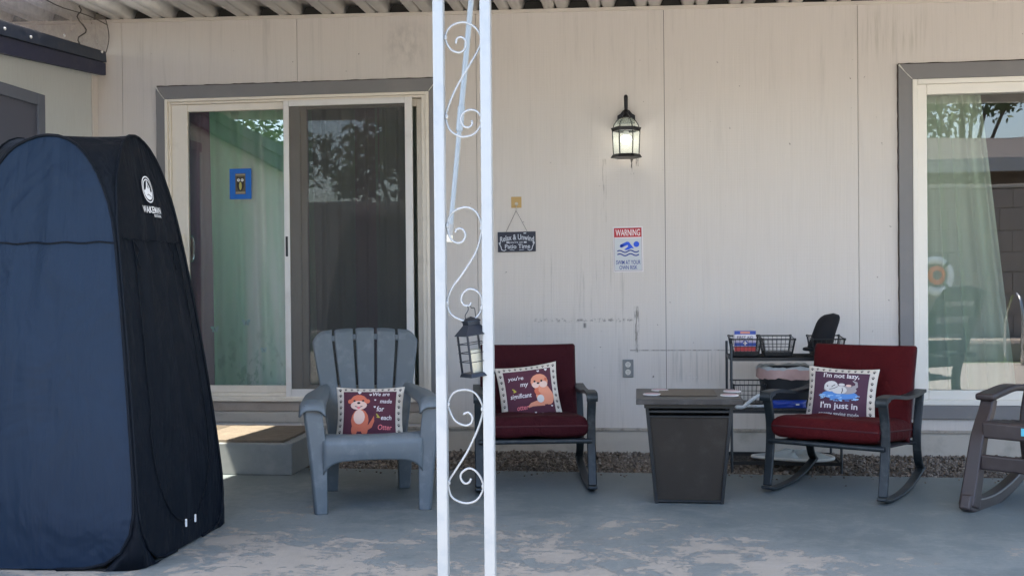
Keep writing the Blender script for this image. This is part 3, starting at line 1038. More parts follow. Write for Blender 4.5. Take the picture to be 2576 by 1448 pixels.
def tree(loc, h, r, nleaf, label, seed):
    rnd = random.Random(seed)
    t = thing('tree', loc, 0, label, 'tree', 'trees behind the block wall')
    bark = mat('bark', (.10, .075, .055), .95, var=.3, vscale=10)
    mb = MB()
    mb.tube(catmull([(0, 0, -.05), (.05, .03, h * .3), (-.05, .0, h * .6), (0, .05, h * .85)], 5), .1, 8, rs=[.17 - .13 * i / 15 for i in range(16)])
    mb.build('trunk', bark, t, smooth=True)
    for k in range(5):
        a = k * 1.3
        MB().tube(catmull([(0, 0, h * .4), (.4 * r * math.cos(a), .4 * r * math.sin(a), h * .62), (.8 * r * math.cos(a), .8 * r * math.sin(a), h * .8)], 4), .04, 6).build('limb', bark, t, smooth=True)
    vs, fs = [], []
    cl = [(rnd.gauss(0, .5) * r, rnd.gauss(0, .5) * r, h * .78 + rnd.gauss(0, .32) * r, rnd.uniform(.25, .5) * r) for _ in range(16)]
    for i in range(nleaf):
        cx, cy, cz, cr = rnd.choice(cl)
        d = Vector((rnd.gauss(0, 1), rnd.gauss(0, 1), rnd.gauss(0, .8))).normalized() * cr * rnd.random() ** .4
        p = Vector((cx, cy, cz)) + d
        a = Vector((rnd.gauss(0, 1), rnd.gauss(0, 1), rnd.gauss(0, 1))).normalized()
        b = a.orthogonal().normalized()
        s = rnd.uniform(.06, .12)
        o = len(vs)
        vs += [p - a * s, p + b * s * .45, p + a * s, p - b * s * .45]
        fs.append((o, o + 1, o + 2, o + 3))
    MB().add(vs, fs).build('crown', mat('leaf_green', (.07, .12, .03), .6, var=.4, vscale=3), t, fix=False)
tree((7.6, -19.5, 0), 6.9, 1.7, 4200, 'leafy tree behind the block wall, mirrored in the window', 3)
tree((-4.6, -13.2, 0), 4.6, 1.5, 4200, 'leafy tree behind the block wall, mirrored in the insect screen', 5)
tree((-8.6, -13.4, 0), 5.0, 1.6, 3600, 'added leafy tree behind the block wall, hiding mirrored sky in the left door pane', 8)  # added tree, covers a bright patch of sky mirrored in the pane
# life ring on the wall
lr = mp(2356, 685, -10.92)
ring = thing('life_ring', lr, 0, 'white life ring with coiled orange rope on the block wall', 'life ring')
pts = [(.235 * math.cos(a), 0, .235 * math.sin(a)) for a in [2 * math.pi * i / 32 for i in range(32)]]
MB().tube(pts, .062, 10, closed=True).build('float_ring', mat('white_float', (.8, .8, .8), .5), ring, smooth='all')
for a in (45, 135, 225, 315):
    c = Vector((math.cos(R(a)), 0, math.sin(R(a))))
    u = Vector((-c.z, 0, c.x))
    loop = [c * .235 + (c * math.cos(t) + Vector((0, 1, 0)) * math.sin(t)) * .066 for t in [2 * math.pi * i / 14 for i in range(14)]]
    MB().bar(loop, u, .05, .004, closed=True).build('band', black, ring)
path = [(.13 * math.cos(t) * (1 - .012 * t), .07 + .001 * t, .13 * math.sin(t) * (1 - .012 * t)) for t in [i * .35 for i in range(90)]]
MB().tube(path, .017, 6).build('rope_coil', mat('orange_rope', (.85, .17, .02), .7), ring, smooth='all')
# pool rail and the deck behind
rail = thing('pool_handrail', (5.35, -8.9, 0), 0, 'bent steel pool handrail standing on the sunlit deck', 'handrail')
for dx in (0, .45):
    MB().tube(catmull([(dx, 0, 0), (dx, 0, .7), (dx, -.1, .9), (dx, -.35, .92), (dx, -.7, .55), (dx, -.75, 0)], 6), .022, 10).build('rail_tube', MATS['satin_chrome'], rail, smooth='all')
# ------------------------------------------------------------------ step and mat
s0 = gp(734, 1195)
SH = .185
sY = s0.y
SD = gp(680, 1074, SH).y - sY
stp = thing('doorstep', (s0.x - .7, sY + SD / 2, 0), 0, 'low grey painted concrete step below the sliding door', 'step')
STEP = mat('grey_step_paint', (.20, .215, .215), .6, var=.15, vscale=6, bump=.2, bscale=30, dirt=(.36, .36, .34), dirtamt=.35, dscale=5)
l = stp.location
MB().box(-.75, .7, sY - l.y, sY + SD - l.y, 0, SH).build('step_block', STEP, stp, bevel=.006)
dm = tag(MB().grid(40, 18, lambda u, v: (-.47 + .94 * u, (-.5 + v) * (SD - .05), .008 + .0015 * math.sin(40 * u) * math.sin(31 * v))).build('doormat', mat('brown_doormat', (.15, .125, .095), .95, var=.3, vscale=60, bump=.8, bscale=300, bdist=.006, dirt=(.24, .20, .15), dirtamt=.5, dscale=8), solid=.014), 'thin brown doormat lying on the grey step', 'doormat')
mc = gp(590, 1092, SH)
dm.location = (s0.x - .53, sY + SD / 2, SH)

# ------------------------------------------------------------------ scroll post
PY = -3.6
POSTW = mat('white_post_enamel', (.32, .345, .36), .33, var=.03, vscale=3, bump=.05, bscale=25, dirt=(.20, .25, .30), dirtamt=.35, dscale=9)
pa, pb = wp(1109.5, 724, PY), wp(1227.5, 724, PY)
post = thing('scroll_post', ((pa.x + pb.x) / 2, PY, 0), 0, 'white metal twin-tube post with scrollwork holding up the patio roof', 'post')
tw = 27 * (pa - CAM).dot(fwd) / F_PX
ZP = ztop(0) + SLOPE * PY - .11
for p in (pa, pb):
    x = p.x - post.location.x
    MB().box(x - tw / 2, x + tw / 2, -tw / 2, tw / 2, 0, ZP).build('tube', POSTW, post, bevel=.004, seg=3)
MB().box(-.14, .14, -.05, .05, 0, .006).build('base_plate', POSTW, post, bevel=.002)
def scroll(pts):
    ps = catmull([wp(x, y, PY + .004) - post.location for x, y in pts], 5)
    ps = [Vector((p.x, .004, p.z)) for p in ps]
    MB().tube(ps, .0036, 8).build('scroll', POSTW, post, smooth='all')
z1 = lambda x, y: (1060.6 + x / 1.994, y / 1.994)
z2 = lambda x, y: (1060.6 + x / 2.003, 726 + y / 2.003)
A1 = [(172, 220), (178, 195), (200, 188), (222, 208), (218, 243), (190, 265), (145, 248), (119, 190), (145, 135), (210, 113), (270, 140), (299, 195), (285, 250), (230, 345), (170, 450), (127, 555), (123, 600), (140, 650), (180, 680), (215, 687), (265, 672), (298, 628), (300, 590), (275, 558), (240, 552), (207, 570), (197, 600), (210, 632), (235, 640), (253, 625), (252, 605)]
scroll([z1(*p) for p in A1])
A2 = [z1(*p) for p in [(168, 1165), (180, 1148), (205, 1150), (220, 1180), (205, 1212), (175, 1218), (145, 1195), (129, 1130), (150, 1070), (215, 1040), (270, 1060), (299, 1120), (298, 1180), (270, 1270), (200, 1380), (155, 1440)]] + \
     [z2(*p) for p in [(135, 40), (129, 80), (150, 130), (215, 162), (270, 150), (304, 100), (300, 40), (275, 10), (240, 2), (208, 25), (200, 58), (215, 83), (240, 85), (250, 70)]]
scroll(A2)
A3 = [(210, 632), (235, 622), (255, 645), (250, 675), (220, 688), (170, 665), (142, 615), (134, 575), (160, 525), (215, 508), (270, 525), (306, 585), (306, 635), (280, 715), (230, 820), (170, 915), (139, 965), (136, 1000), (155, 1050), (215, 1078), (275, 1065), (310, 1010), (303, 960), (270, 915), (235, 904), (203, 925), (197, 952), (215, 978), (238, 975), (250, 955)]
scroll([z2(*p) for p in A3])
for px, py in [z1(119, 190), z1(299, 200), z1(125, 585), z1(300, 605), z1(129, 1130), z1(300, 1145), z2(129, 70), z2(304, 95), z2(134, 580), z2(307, 605), z2(137, 975), z2(311, 995)]:
    q = wp(px, py, PY) - post.location
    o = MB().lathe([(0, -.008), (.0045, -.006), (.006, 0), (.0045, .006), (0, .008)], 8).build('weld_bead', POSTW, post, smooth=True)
    o.location = (q.x, 0, q.z)

# ------------------------------------------------------------------ hanging pipe
PIPE = mat('white_pvc', (.28, .33, .37), .35, var=.05, vscale=4, dirt=(.4, .42, .42), dirtamt=.25)
YP = PY + .16
t0, t1, tj = wp(1196, -120, YP), wp(1131, 600, YP), wp(1156, 308, YP)
pp = thing('pipe', t1, 0, 'long white plastic pipe hanging at a slant behind the scroll post', 'pipe')
ZPT = ztop(0) + SLOPE * YP + .01
top = t1 + (t0 - t1) * ((ZPT - t1.z) / (t0.z - t1.z))
d = (top - t1).normalized()
o_ = lambda p: Vector(p) - t1
jl = (tj - t1).length
MB().tube([d * .02, d * jl], .0085, 12).build('lower_tube', PIPE, pp, smooth=True)
MB().tube([d * jl, o_(top)], .0098, 12).build('upper_tube', PIPE, pp, smooth=True)
MB().tube([d * (jl - .03), d * (jl + .055)], .0125, 12).build('coupling', PIPE, pp, smooth=True)
MB().tube([d * .012, d * .05], .0105, 12).build('end_fitting', mat('grey_fitting', (.30, .31, .31), .4), pp, smooth=True)
MB().tube([d * -.012, d * .012], .0120, 12).build('end_cap', mat('cream_cap', (.65, .62, .52), .4), pp, smooth=True)

# ------------------------------------------------------------------ hanging solar lantern
lt = wp(1179, 766, PY)
LD = (lt - CAM).dot(fwd) / F_PX                    # metres per picture pixel there
lan = thing('candle_lantern', (lt.x, PY + .004, lt.z), R(28), 'small navy metal lantern with cream candle hanging from the post scroll', 'lantern')
lan.rotation_euler = (R(-2), R(-6.5), R(35))
LM = mat('navy_black_metal', (.010, .014, .022), .38, .3, var=.2, vscale=20)
u = LD * 1.06
zb = -170 * u
MB().tube(catmull([(-13 * u, 0, -34 * u), (-13 * u, 0, -24 * u), (-4 * u, 0, -13 * u), (-3 * u, 0, -3 * u), (1 * u, 0, 0), (4 * u, 0, -3 * u), (5 * u, 0, -8 * u), (13 * u, 0, -10 * u), (14 * u, 0, -22 * u), (14 * u, 0, -34 * u)], 5), .0015, 6).build('wire_handle', LM, lan, smooth='all')
sq = lambda r, z: [(-r, -r, z), (r, -r, z), (r, r, z), (-r, r, z)]
MB().hexa(sq(17.5 * u, -41 * u) + sq(17 * u, -37 * u)).build('cap', LM, lan, bevel=.001)
MB().add(sq(16.5 * u, -36.5 * u) + [(0, 0, -28 * u)], [(0, 1, 4), (1, 2, 4), (2, 3, 4), (3, 0, 4), (3, 2, 1, 0)]).build('cap_peak', LM, lan)
MB().hexa(sq(15.5 * u, -48 * u) + sq(15.5 * u, -41.3 * u)).build('collar', LM, lan)
MB().hexa(sq(34 * u, -72 * u) + sq(15.5 * u, -48.2 * u)).build('roof', LM, lan, bevel=.0012)
B = 27
for sx, sy in ((-1, -1), (1, -1), (1, 1), (-1, 1)):
    MB().box((sx * B - 2) * u, (sx * B + 2) * u, (sy * B - 2) * u, (sy * B + 2) * u, zb + 9 * u, -72.2 * u).build('corner_post', LM, lan)
for k in range(3):
    z = (-92 - 21 * k) * u
    q = (B + 2.2) * u
    MB().bar([(-q, -q, z), (q, -q, z), (q, q, z), (-q, q, z)], (0, 0, 1), .0026, .0026, closed=True).build('wire_rail', LM, lan)
MB().hexa(sq(33 * u, zb) + sq(29 * u, zb + 9 * u)).build('base', LM, lan, bevel=.0012)
MB().lathe([(0, zb + 9.3 * u), (15 * u, zb + 9.3 * u), (15 * u, zb + 58 * u), (13 * u, zb + 63 * u), (7 * u, zb + 62 * u), (0, zb + 60 * u)], 18).build('candle', mat('cream_candle_wax', (.40, .39, .30), .45), lan, smooth=True)

# ------------------------------------------------------------------ changing tent
TF, TR = gp(352, 1436), gp(572, 1311)
TL = TF + (TF - TR).cross(Vector((0, 0, 1))).normalized() * 0
lv = Vector((-1, -.04, 0)).normalized()
TL = TF + lv * .95
TB = TL + (TR - TF) * 1.08 + Vector((-.02, 0, 0))
for q in (TF, TR, TL, TB):
    q.z = 0
TC = (TF + TR + TL + TB) / 4
TH = 1.765
tent = thing('changing_tent', (TC.x, TC.y, 0), 0, 'tall navy-black pop-up changing tent standing at the left', 'tent')
def nylon(name, col, bs):
    m = bpy.data.materials.new(name)
    m.use_nodes = True
    N = NT(m)
    N.b.inputs['Base Color'].default_value = (*col, 1)
    N.b.inputs['Roughness'].default_value = .6
    N.b.inputs['Specular IOR Level'].default_value = .25
    N.b.inputs['Sheen Weight'].default_value = .05
    N.b.inputs['Sheen Roughness'].default_value = .5
    N.b.inputs['Sheen Tint'].default_value = (.5, .65, 1, 1)
    h = N.noise(N.pos((7, 7, .9), True), 1, 4, .55, .4)
    h2 = N.noise(N.pos((2.2, 2.2, 1.6), True), 1.4, 3, .5, .8)
    b1 = N.bump(h, bs * 1.7, .05)
    b2 = N.bump(h2, .8, .07, b1)
    w_ = N.noise(N.pos((1, 1, 1), True), 700, 2, .5)
    N.l(N.bump(w_, .25, .0008, b2), N.b.inputs['Normal'])
    MATS[name] = m
    return m
NY = nylon('skylit_black_nylon', (.003, .014, .034), .35)  # front panel copy: blue skylight put into the colour
NYD = nylon('shaded_black_nylon', (.0022, .0045, .0085), .4)  # darker copy: shade put into side panel colour, also gussets and trim
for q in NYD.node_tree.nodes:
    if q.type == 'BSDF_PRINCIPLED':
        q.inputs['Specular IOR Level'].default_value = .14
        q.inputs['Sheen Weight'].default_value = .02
taper = lambda v: 1 - .28 * v - .19 * v * v
corners = [TL, TF, TR, TB]
half = []                                            # right half of the hoop: (a, v) from bottom centre to top centre
half += [(0, .004), (.3, .004), (.55, .006), (.72, .016), (.86, .04), (.95, .08), (.99, .13), (1, .2), (1, .3), (1, .4), (1, .5), (1, .6), (1, .68), (1, .74)]
for k in range(1, 11):
    t = k / 10 * math.pi / 2
    half.append((math.cos(t) ** (2 / 2.3), .74 + .26 * math.sin(t) ** (2 / 2.3)))
half[-1] = (0, 1.0)
h2_ = []
for p_, q_ in zip(half[:-1], half[1:]):
    h2_ += [p_, ((p_[0] + q_[0]) / 2, (p_[1] + q_[1]) / 2)] if q_[1] > .1 else [p_]
half = h2_ + [half[-1]]
def face_pt(k, a, v, off=0.0):
    P0, P1 = corners[k], corners[(k + 1) % 4]
    c = (P0 + P1) / 2 - TC
    r = (P1 - P0) / 2
    out = Vector((r.y, -r.x, 0)).normalized()
    p = (c + r * (a * .985)) * taper(v)
    bul = .03 * (1 - a * a) * math.sin(math.pi * min(1, v * .9 + .1))
    ripple = (.005 * math.sin(a * 9 + v * 7 + k) + .006 * math.sin(a * 17 + 1.5 * math.sin(5 * v) + 2 * k) * max(0, 1 - abs(v - .62) * 2.2)) * (1 - a * a) * (.4 + v) * (.35 if k == 1 and v > .74 else 1) - .010 * math.exp(-((v - .742) / .018) ** 2) * (1 - a * a)
    p = p + out * (bul + ripple + off)
    p.z = TH * v * (1 - .012 * (1 if k == 0 else 0))
    return p
def corner_pt(k, v):
    p = (corners[(k + 1) % 4] - TC) * taper(v)
    p.z = TH * v
    return p
nh_ = len(half)
for k in range(4):
    mb = MB()
    M = 40
    vs = []
    for a, v in half:
        for j in range(M + 1):
            s_ = -1 + 2 * j / M
            vs.append(face_pt(k, a * s_, v))
    fs = [(i * (M + 1) + j, i * (M + 1) + j + 1, (i + 1) * (M + 1) + j + 1, (i + 1) * (M + 1) + j) for i in range(nh_ - 1) for j in range(M)]
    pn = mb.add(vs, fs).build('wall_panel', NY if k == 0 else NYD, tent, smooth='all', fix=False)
    if k == 1:
        side_panel = pn
    if k == 0:
        front_panel = pn
    # piping round the hoop
    loop = [face_pt(k, a, v, .004) for a, v in half] + [face_pt(k, -a, v, .004) for a, v in reversed(half[:-1])]
    MB().tube(loop[1:-1], .0065, 6).build('piping', NYD, tent, smooth='all')
# gussets between neighbouring hoops
tops = []
for k in range(4):
    k2 = (k + 1) % 4
    vs = []
    C = 6
    rows = list(range(2, nh_))
    for i in rows:
        a, v = half[i]
        A, B_ = face_pt(k, a, v), face_pt(k2, -a, v)
        mid = (A + B_) / 2
        cp = corner_pt(k, v)
        wgt = 1.0 if v < .66 else max(.12, 1 - (v - .66) / .34 * 1.1)
        if v > .9:
            mid.z -= .02
        cc = mid + (cp - mid) * wgt
        for j in range(C + 1):
            t = j / C
            q = A * (1 - t) ** 2 + (cc + (cc - mid) * .6) * 2 * t * (1 - t) + B_ * t * t
            if v < .03:
                q.z = .003
            vs.append(q)
    fs = [(i * (C + 1) + j, i * (C + 1) + j + 1, (i + 1) * (C + 1) + j + 1, (i + 1) * (C + 1) + j) for i in range(len(rows) - 1) for j in range(C)]
    MB().add(vs, fs).build('corner_gusset', NYD, tent, smooth='all', fix=False)
    tops += vs[-(C + 1):-1]
cen = Vector((0, 0, TH * .965))
MB().add(tops + [cen], [(i, (i + 1) % len(tops), len(tops)) for i in range(len(tops))]).build('top_cap', NYD, tent, smooth='all', fix=False)
# seams across the panels, ties, zipper pulls
for k, pn in ((0, front_panel), (1, side_panel)):
    MB().tube([face_pt(k, -1 + 2 * i / 30, .742 + .002 * math.sin(i), .004) for i in range(31)], .0035, 5).build('seam', NYD, pn)
for a in (-.62, .45):
    MB().tube(catmull([face_pt(1, a, .735, .006), face_pt(1, a + .05, .715, .012), face_pt(1, a - .02, .695, .010), face_pt(1, a + .03, .672, .012)], 4), .004, 6).build('tie', NYD, side_panel)
# zipped oval doorway on the side panel
zpts = []
for i in range(41):
    t = i / 40
    ang = math.pi * (1 + t)
    zpts.append((.70 * math.cos(ang), .30 + .24 * math.sin(ang)))
loop = [face_pt(1, -.66, .74 - .44 * i / 12, .005) for i in range(12)] + [face_pt(1, a, v, .005) for a, v in zpts] + [face_pt(1, .70, .30 + .44 * i / 12, .005) for i in range(1, 13)]
MB().tube(loop, .003, 6).build('zipper', NYD, side_panel, smooth='all')
for a in (-.10, .12):
    q = face_pt(1, a, .062, .010)
    MB().box(q.x - .004, q.x + .004, q.y - .012, q.y - .004, q.z - .022, q.z + .012).build('zipper_pull', mat('white_plastic', (.8, .8, .78), .4), side_panel, bevel=.002)
# printed logo
TW = mat('white_tent_print', (.75, .77, .80), .5)
half_w = (corners[2] - corners[1]).length / 2
def tprint(x, y, l):
    v = .868 + y / TH
    return face_pt(1, (x / half_w) / taper(v) - .02, v, .012 + .0012 * l)
P = Print(tprint)
th = [2 * math.pi * i / 40 for i in range(41)]
KX, KY = .62, .86
P.strip([(.064 * KX * math.cos(t), .064 * KY * math.sin(t)) for t in th], .0055, TW, 1)
P.strip([(.050 * KX * math.cos(t), .050 * KY * math.sin(t)) for t in th], .0045, TW, 1)
P.poly([(-.046 * KX, -.006 * KY), (-.03 * KX, -.002 * KY), (-.016 * KX, .012 * KY), (0, .044), (.012 * KX, .022 * KY), (.02 * KX, .016 * KY), (.04 * KX, -.012 * KY), (.046 * KX, -.008 * KY), (.046 * KX, -.022 * KY), (.034 * KX, -.04 * KY), (.018 * KX, -.048 * KY), (-.018 * KX, -.048 * KY), (-.034 * KX, -.04 * KY)], TW, 1)
P.poly([(-.004 * KX, .012 * KY), (.000 * KX, .030 * KY), (.008 * KX, .010 * KY), (.002 * KX, .002 * KY)], black, 2)
P.poly([(.020 * KX, .000 * KY), (.026 * KX, .006 * KY), (.032 * KX, -.010 * KY), (.024 * KX, -.014 * KY)], black, 2)
P.strip([(-.02 * KX, -.030 * KY), (-.008 * KX, -.024 * KY), (.006 * KX, -.030 * KY), (.024 * KX, -.036 * KY)], .003, black, 2)
P.build('logo_print', side_panel)
P = Print(tprint)
P.text('WAKEMAN', .006, -.088, TW, 1, width=.165, height=.030, bold=.02)
P.text('OUTDOORS', .046, -.113, TW, 1, width=.075, height=.012, bold=.03)
P.build('lettering', side_panel)

# ------------------------------------------------------------------ cushions
def pil_fn(hw, hh, T, pinch=.06, e=3.0, flat=.62):
    def f(u, v, side=-1, off=0.0):
        x = hw * u * (1 - pinch * (1 - v * v) * abs(u))
        z = hh * v * (1 - pinch * (1 - u * u) * abs(v))
        k = max(0, (1 - abs(u) ** e)) ** flat * max(0, (1 - abs(v) ** e)) ** flat
        return Vector((x, side * (T * k + off), z))
    return f
def cushion_mesh(f, n=20, wob=0.0, seed=1):
    rnd = random.Random(seed)
    ox, oy = rnd.uniform(0, 9), rnd.uniform(0, 9)
    mb = MB()
    def g(side):
        def q(a, b):
            u, v = math.sin((a - .5) * math.pi) , math.sin((b - .5) * math.pi)
            p = f(u, v, side)
            w_ = wob * mnoise.noise((u * 2.3 + ox, v * 2.3 + oy, side))
            p.y += side * w_ * (1 - u ** 4) * (1 - v ** 4)
            return p
        return q
    mb.grid(n, n, g(-1))
    mb.grid(n, n, g(1))
    return mb
CREAM = mat('cream_pillow_cloth', (.66, .60, .52), .9, var=.05, vscale=20, bump=.3, bscale=400, bdist=.001, sheen=.2)
MAROON = mat('maroon_pillow_print', (.085, .022, .040), .9, var=.10, vscale=6, bump=.3, bscale=400, bdist=.001, sheen=.2)
PURPLE = mat('plum_pillow_print', (.075, .030, .055), .9, var=.10, vscale=6, bump=.3, bscale=400, bdist=.001, sheen=.2)
INK = mat('dark_brown_ink', (.025, .018, .018), .9)
WHT = mat('white_ink', (.72, .68, .68), .9)
PINK = mat('pink_ink', (.80, .20, .22), .9)
OTT = mat('orange_fur_ink', (.62, .16, .09), .9)
OTT2 = mat('peach_fur_ink', (.72, .29, .18), .9)
BLUSH = mat('cream_fur_ink', (.78, .55, .46), .9)
GOLD = mat('gold_leaf_ink', (.42, .36, .06), .9)
GREYF = mat('grey_fur_ink', (.36, .33, .33), .9)
LGREY = mat('pale_grey_fur_ink', (.62, .60, .58), .9)
WATER = mat('pale_blue_water_ink', (.32, .52, .74), .9)
WATER2 = mat('mid_blue_water_ink', (.10, .26, .60), .9)
def pillow(loc, rz, tilt, roll, hw, hh, T, panel, label, draw, seed):
    t = thing('throw_pillow', loc, 0, label, 'pillow', 'printed throw pillows on the chairs')
    t.rotation_euler = (tilt, roll, rz)
    f = pil_fn(hw, hh, T, .07)
    body = cushion_mesh(f, 22, .004, seed).build('cover', CREAM, t, smooth='all', weld=True)
    rnd = random.Random(seed)
    fn = lambda x, y, l: f(x / hw, y / hh, -1, .0035 + .0009 * l)
    P = Print(fn)
    bx, bt, bb = .785 * hw, .80 * hh, -.97 * hh
    P.rect(-bx, bx, bb, bt, panel, 0, 14)
    for i in range(9):
        y = (.86 - i * .21) * hh
        for sx in (-1, 1):
            P.paw(sx * .885 * hw, y, .011, INK, 0)
    for i in range(9):
        P.paw((-.72 + .18 * i) * hw, .885 * hh, .010, INK, 0)
    P.build('printed_panel', body)
    P = Print(fn)
    draw(P, hw, hh)
    P.build('otter_print', body)
    return t
def otter_sit(P, hw, hh):
    s = hw
    P.strip([(-.10 * s, -.48 * s), (.02 * s, -.40 * s), (.10 * s, -.24 * s), (.13 * s, -.10 * s)], [.12 * s, .13 * s, .09 * s, .01 * s], OTT, 1)
    P.ell(-.28 * s, -.22 * s, .26 * s, .34 * s, OTT, 1)
    P.ell(-.44 * s, -.50 * s, .09 * s, .17 * s, OTT, 2)
    P.ell(-.14 * s, -.50 * s, .10 * s, .17 * s, OTT, 2)
    P.ell(-.30 * s, -.12 * s, .17 * s, .22 * s, BLUSH, 2)
    for sx in (-1, 1):
        P.ell((-.32 + sx * .26) * s, .36 * s, .07 * s, .07 * s, OTT, 1)
    P.ell(-.32 * s, .34 * s, .255 * s, .24 * s, OTT, 3)
    P.ell(-.32 * s, .23 * s, .245 * s, .14 * s, BLUSH, 4)
    P.ell(-.32 * s, .30 * s, .05 * s, .035 * s, INK, 5)
    P.strip([(-.43 * s, .20 * s), (-.32 * s, .165 * s), (-.21 * s, .20 * s)], .022 * s, INK, 5)
    P.ell(-.32 * s, .15 * s, .045 * s, .04 * s, PINK, 5)
    for sx in (-1, 1):
        P.ell((-.32 + sx * .13) * s, .37 * s, .035 * s, .03 * s, INK, 5)
    kw = dict(shear=.18, bold=.012)
    P.text('We are', .33 * s, .60 * s, WHT, 1, width=.50 * s, height=.13 * s, **kw)
    P.text('made', .48 * s, .36 * s, WHT, 1, width=.36 * s, height=.13 * s, **kw)
    P.text('for', .32 * s, .12 * s, WHT, 1, width=.22 * s, height=.16 * s, **kw)
    P.text('each', .50 * s, -.14 * s, WHT, 1, width=.32 * s, height=.14 * s, **kw)
    P.text('Otter', .46 * s, -.43 * s, PINK, 1, width=.42 * s, height=.16 * s, **kw)
    for x, y, r in ((-.30, .66, .055), (.02, .58, .04), (.16, .40, .03), (.15, .18, .035), (.38, -.80, .05), (.66, -.76, .035)):
        P.heart(x * s, y * s, r * s, WHT, 1)
    for x, y, a in ((.24, -.08, -.9), (-.22, -.82, -.2), (-.08, -.86, .5)):
        q = P.own('leaf_print')
        q.ell(x * s, y * s, .075 * s, .022 * s, GOLD, 1, a, 8, 1)
        q.ell((x + .02) * s, (y - .05) * s, .06 * s, .02 * s, GOLD, 1, a + .8, 8, 1)
def otter_love(P, hw, hh):
    s = hw
    P.strip([(-.10 * s, -.50 * s), (.02 * s, -.43 * s), (.20 * s, -.40 * s), (.45 * s, -.42 * s)], [.05 * s, .13 * s, .18 * s, .16 * s], OTT2, 1)
    P.ell(.46 * s, -.14 * s, .27 * s, .33 * s, OTT2, 2)
    P.ell(.60 * s, -.22 * s, .19 * s, .26 * s, OTT2, 2)
    P.ell(.33 * s, -.26 * s, .12 * s, .13 * s, LGREY, 3)
    P.ell(.36 * s, .30 * s, .29 * s, .27 * s, OTT2, 3)
    P.ell(.58 * s, .36 * s, .05 * s, .05 * s, OTT, 4)
    P.ell(.22 * s, .20 * s, .12 * s, .10 * s, BLUSH, 4)
    P.ell(.48 * s, .20 * s, .14 * s, .11 * s, BLUSH, 4)
    P.ell(.31 * s, .25 * s, .045 * s, .03 * s, INK, 5)
    for dx in (.20, .43):
        P.ell(dx * s, .32 * s, .035 * s, .035 * s, INK, 5)
    P.ell(.26 * s, -.02 * s, .10 * s, .12 * s, OTT, 4, .5)
    P.ell(.42 * s, -.02 * s, .14 * s, .09 * s, OTT2, 5, -.5)
    kw = dict(shear=.15, bold=.012)
    P.text("you're", -.40 * s, .48 * s, WHT, 1, width=.52 * s, height=.18 * s, **kw)
    P.text('my', -.14 * s, .22 * s, WHT, 1, width=.26 * s, height=.15 * s, **kw)
    P.text('significant', -.30 * s, -.12 * s, WHT, 1, width=.70 * s, height=.20 * s, **kw)
    P.text('otter', -.28 * s, -.50 * s, PINK, 1, width=.38 * s, height=.14 * s, **kw)
    for x, y, r in ((.36, .68, .045), (.62, .70, .05), (.12, -.70, .035), (.34, -.76, .05), (.68, -.52, .035)):
        P.heart(x * s, y * s, r * s, WHT, 1)
    for x, y, a in ((-.50, .10, -.7), (-.16, -.80, -.4), (-.05, -.84, .3)):
        q = P.own('leaf_print')
        q.ell(x * s, y * s, .085 * s, .028 * s, GOLD, 1, a, 8, 1)
        q.ell((x + .02) * s, (y - .05) * s, .06 * s, .022 * s, GOLD, 1, a + .9, 8, 1)
def otter_float(P, hw, hh):
    s = hw
    rnd = random.Random(4)
    P.ell(0, -.02 * s, .52 * s, .13 * s, WATER2, 1, 0, 20)
    for i in range(46):
        x = rnd.uniform(-.56, .56)
        y = -.03 - rnd.uniform(0, .20) * (1 - abs(x) * .8)
        L = rnd.uniform(.05, .13)
        P.strip([((x - L / 2) * s, y * s), ((x + L / 2) * s, (y + rnd.uniform(-.01, .01)) * s)], .022 * s, WATER if rnd.random() < .75 else WATER2, 2)
    P.strip([(.36 * s, .20 * s), (.46 * s, .26 * s), (.45 * s, .36 * s), (.34 * s, .42 * s)], [.12 * s, .10 * s, .07 * s, .03 * s], GREYF, 2)
    P.ell(.16 * s, .13 * s, .32 * s, .12 * s, GREYF, 3)
    P.ell(-.02 * s, .12 * s, .22 * s, .12 * s, LGREY, 4)
    P.ell(-.26 * s, .22 * s, .20 * s, .16 * s, LGREY, 5, .2)
    P.ell(-.30 * s, .17 * s, .17 * s, .10 * s, GREYF, 4, .2)
    P.ell(.04 * s, .28 * s, .09 * s, .04 * s, LGREY, 5)
    P.ell(.24 * s, .26 * s, .08 * s, .035 * s, BLUSH, 5)
    P.strip([(-.24 * s, .20 * s), (-.20 * s, .23 * s), (-.14 * s, .27 * s)], .02 * s, INK, 6)
    P.ell(-.36 * s, .22 * s, .02 * s, .02 * s, INK, 6)
    P.strip([(-.30 * s, .12 * s), (-.16 * s, .16 * s), (-.06 * s, .22 * s)], .015 * s, INK, 6)
    P.strip([(.05 * s, .02 * s), (.08 * s, .10 * s), (.06 * s, .18 * s)], .02 * s, INK, 6)
    P.text("I'm not lazy,", 0, .55 * s, WHT, 1, width=1.02 * s, height=.20 * s, bold=.018)
    P.text("I'm just in", .0, -.36 * s, WHT, 1, width=1.06 * s, height=.24 * s, bold=.02)
    P.text('energy saving mode', 0, -.60 * s, LGREY, 1, width=1.14 * s, height=.15 * s, bold=.012)

# ------------------------------------------------------------------ grey plastic lounge chair
f0, f1 = gp(801, 1291), gp(1077, 1281)
fc = (f0 + f1) / 2
ang = R(17)
ch = thing('adirondack_chair', (fc.x, fc.y, 0), ang, 'grey slatted plastic lounge chair in front of the sliding door', 'chair')
GP = mat('blue_grey_resin', (.105, .130, .148), .42, var=.10, vscale=5, bump=.12, bscale=120, bdist=.001, dirt=(.30, .32, .34), dirtamt=.22, dscale=14)
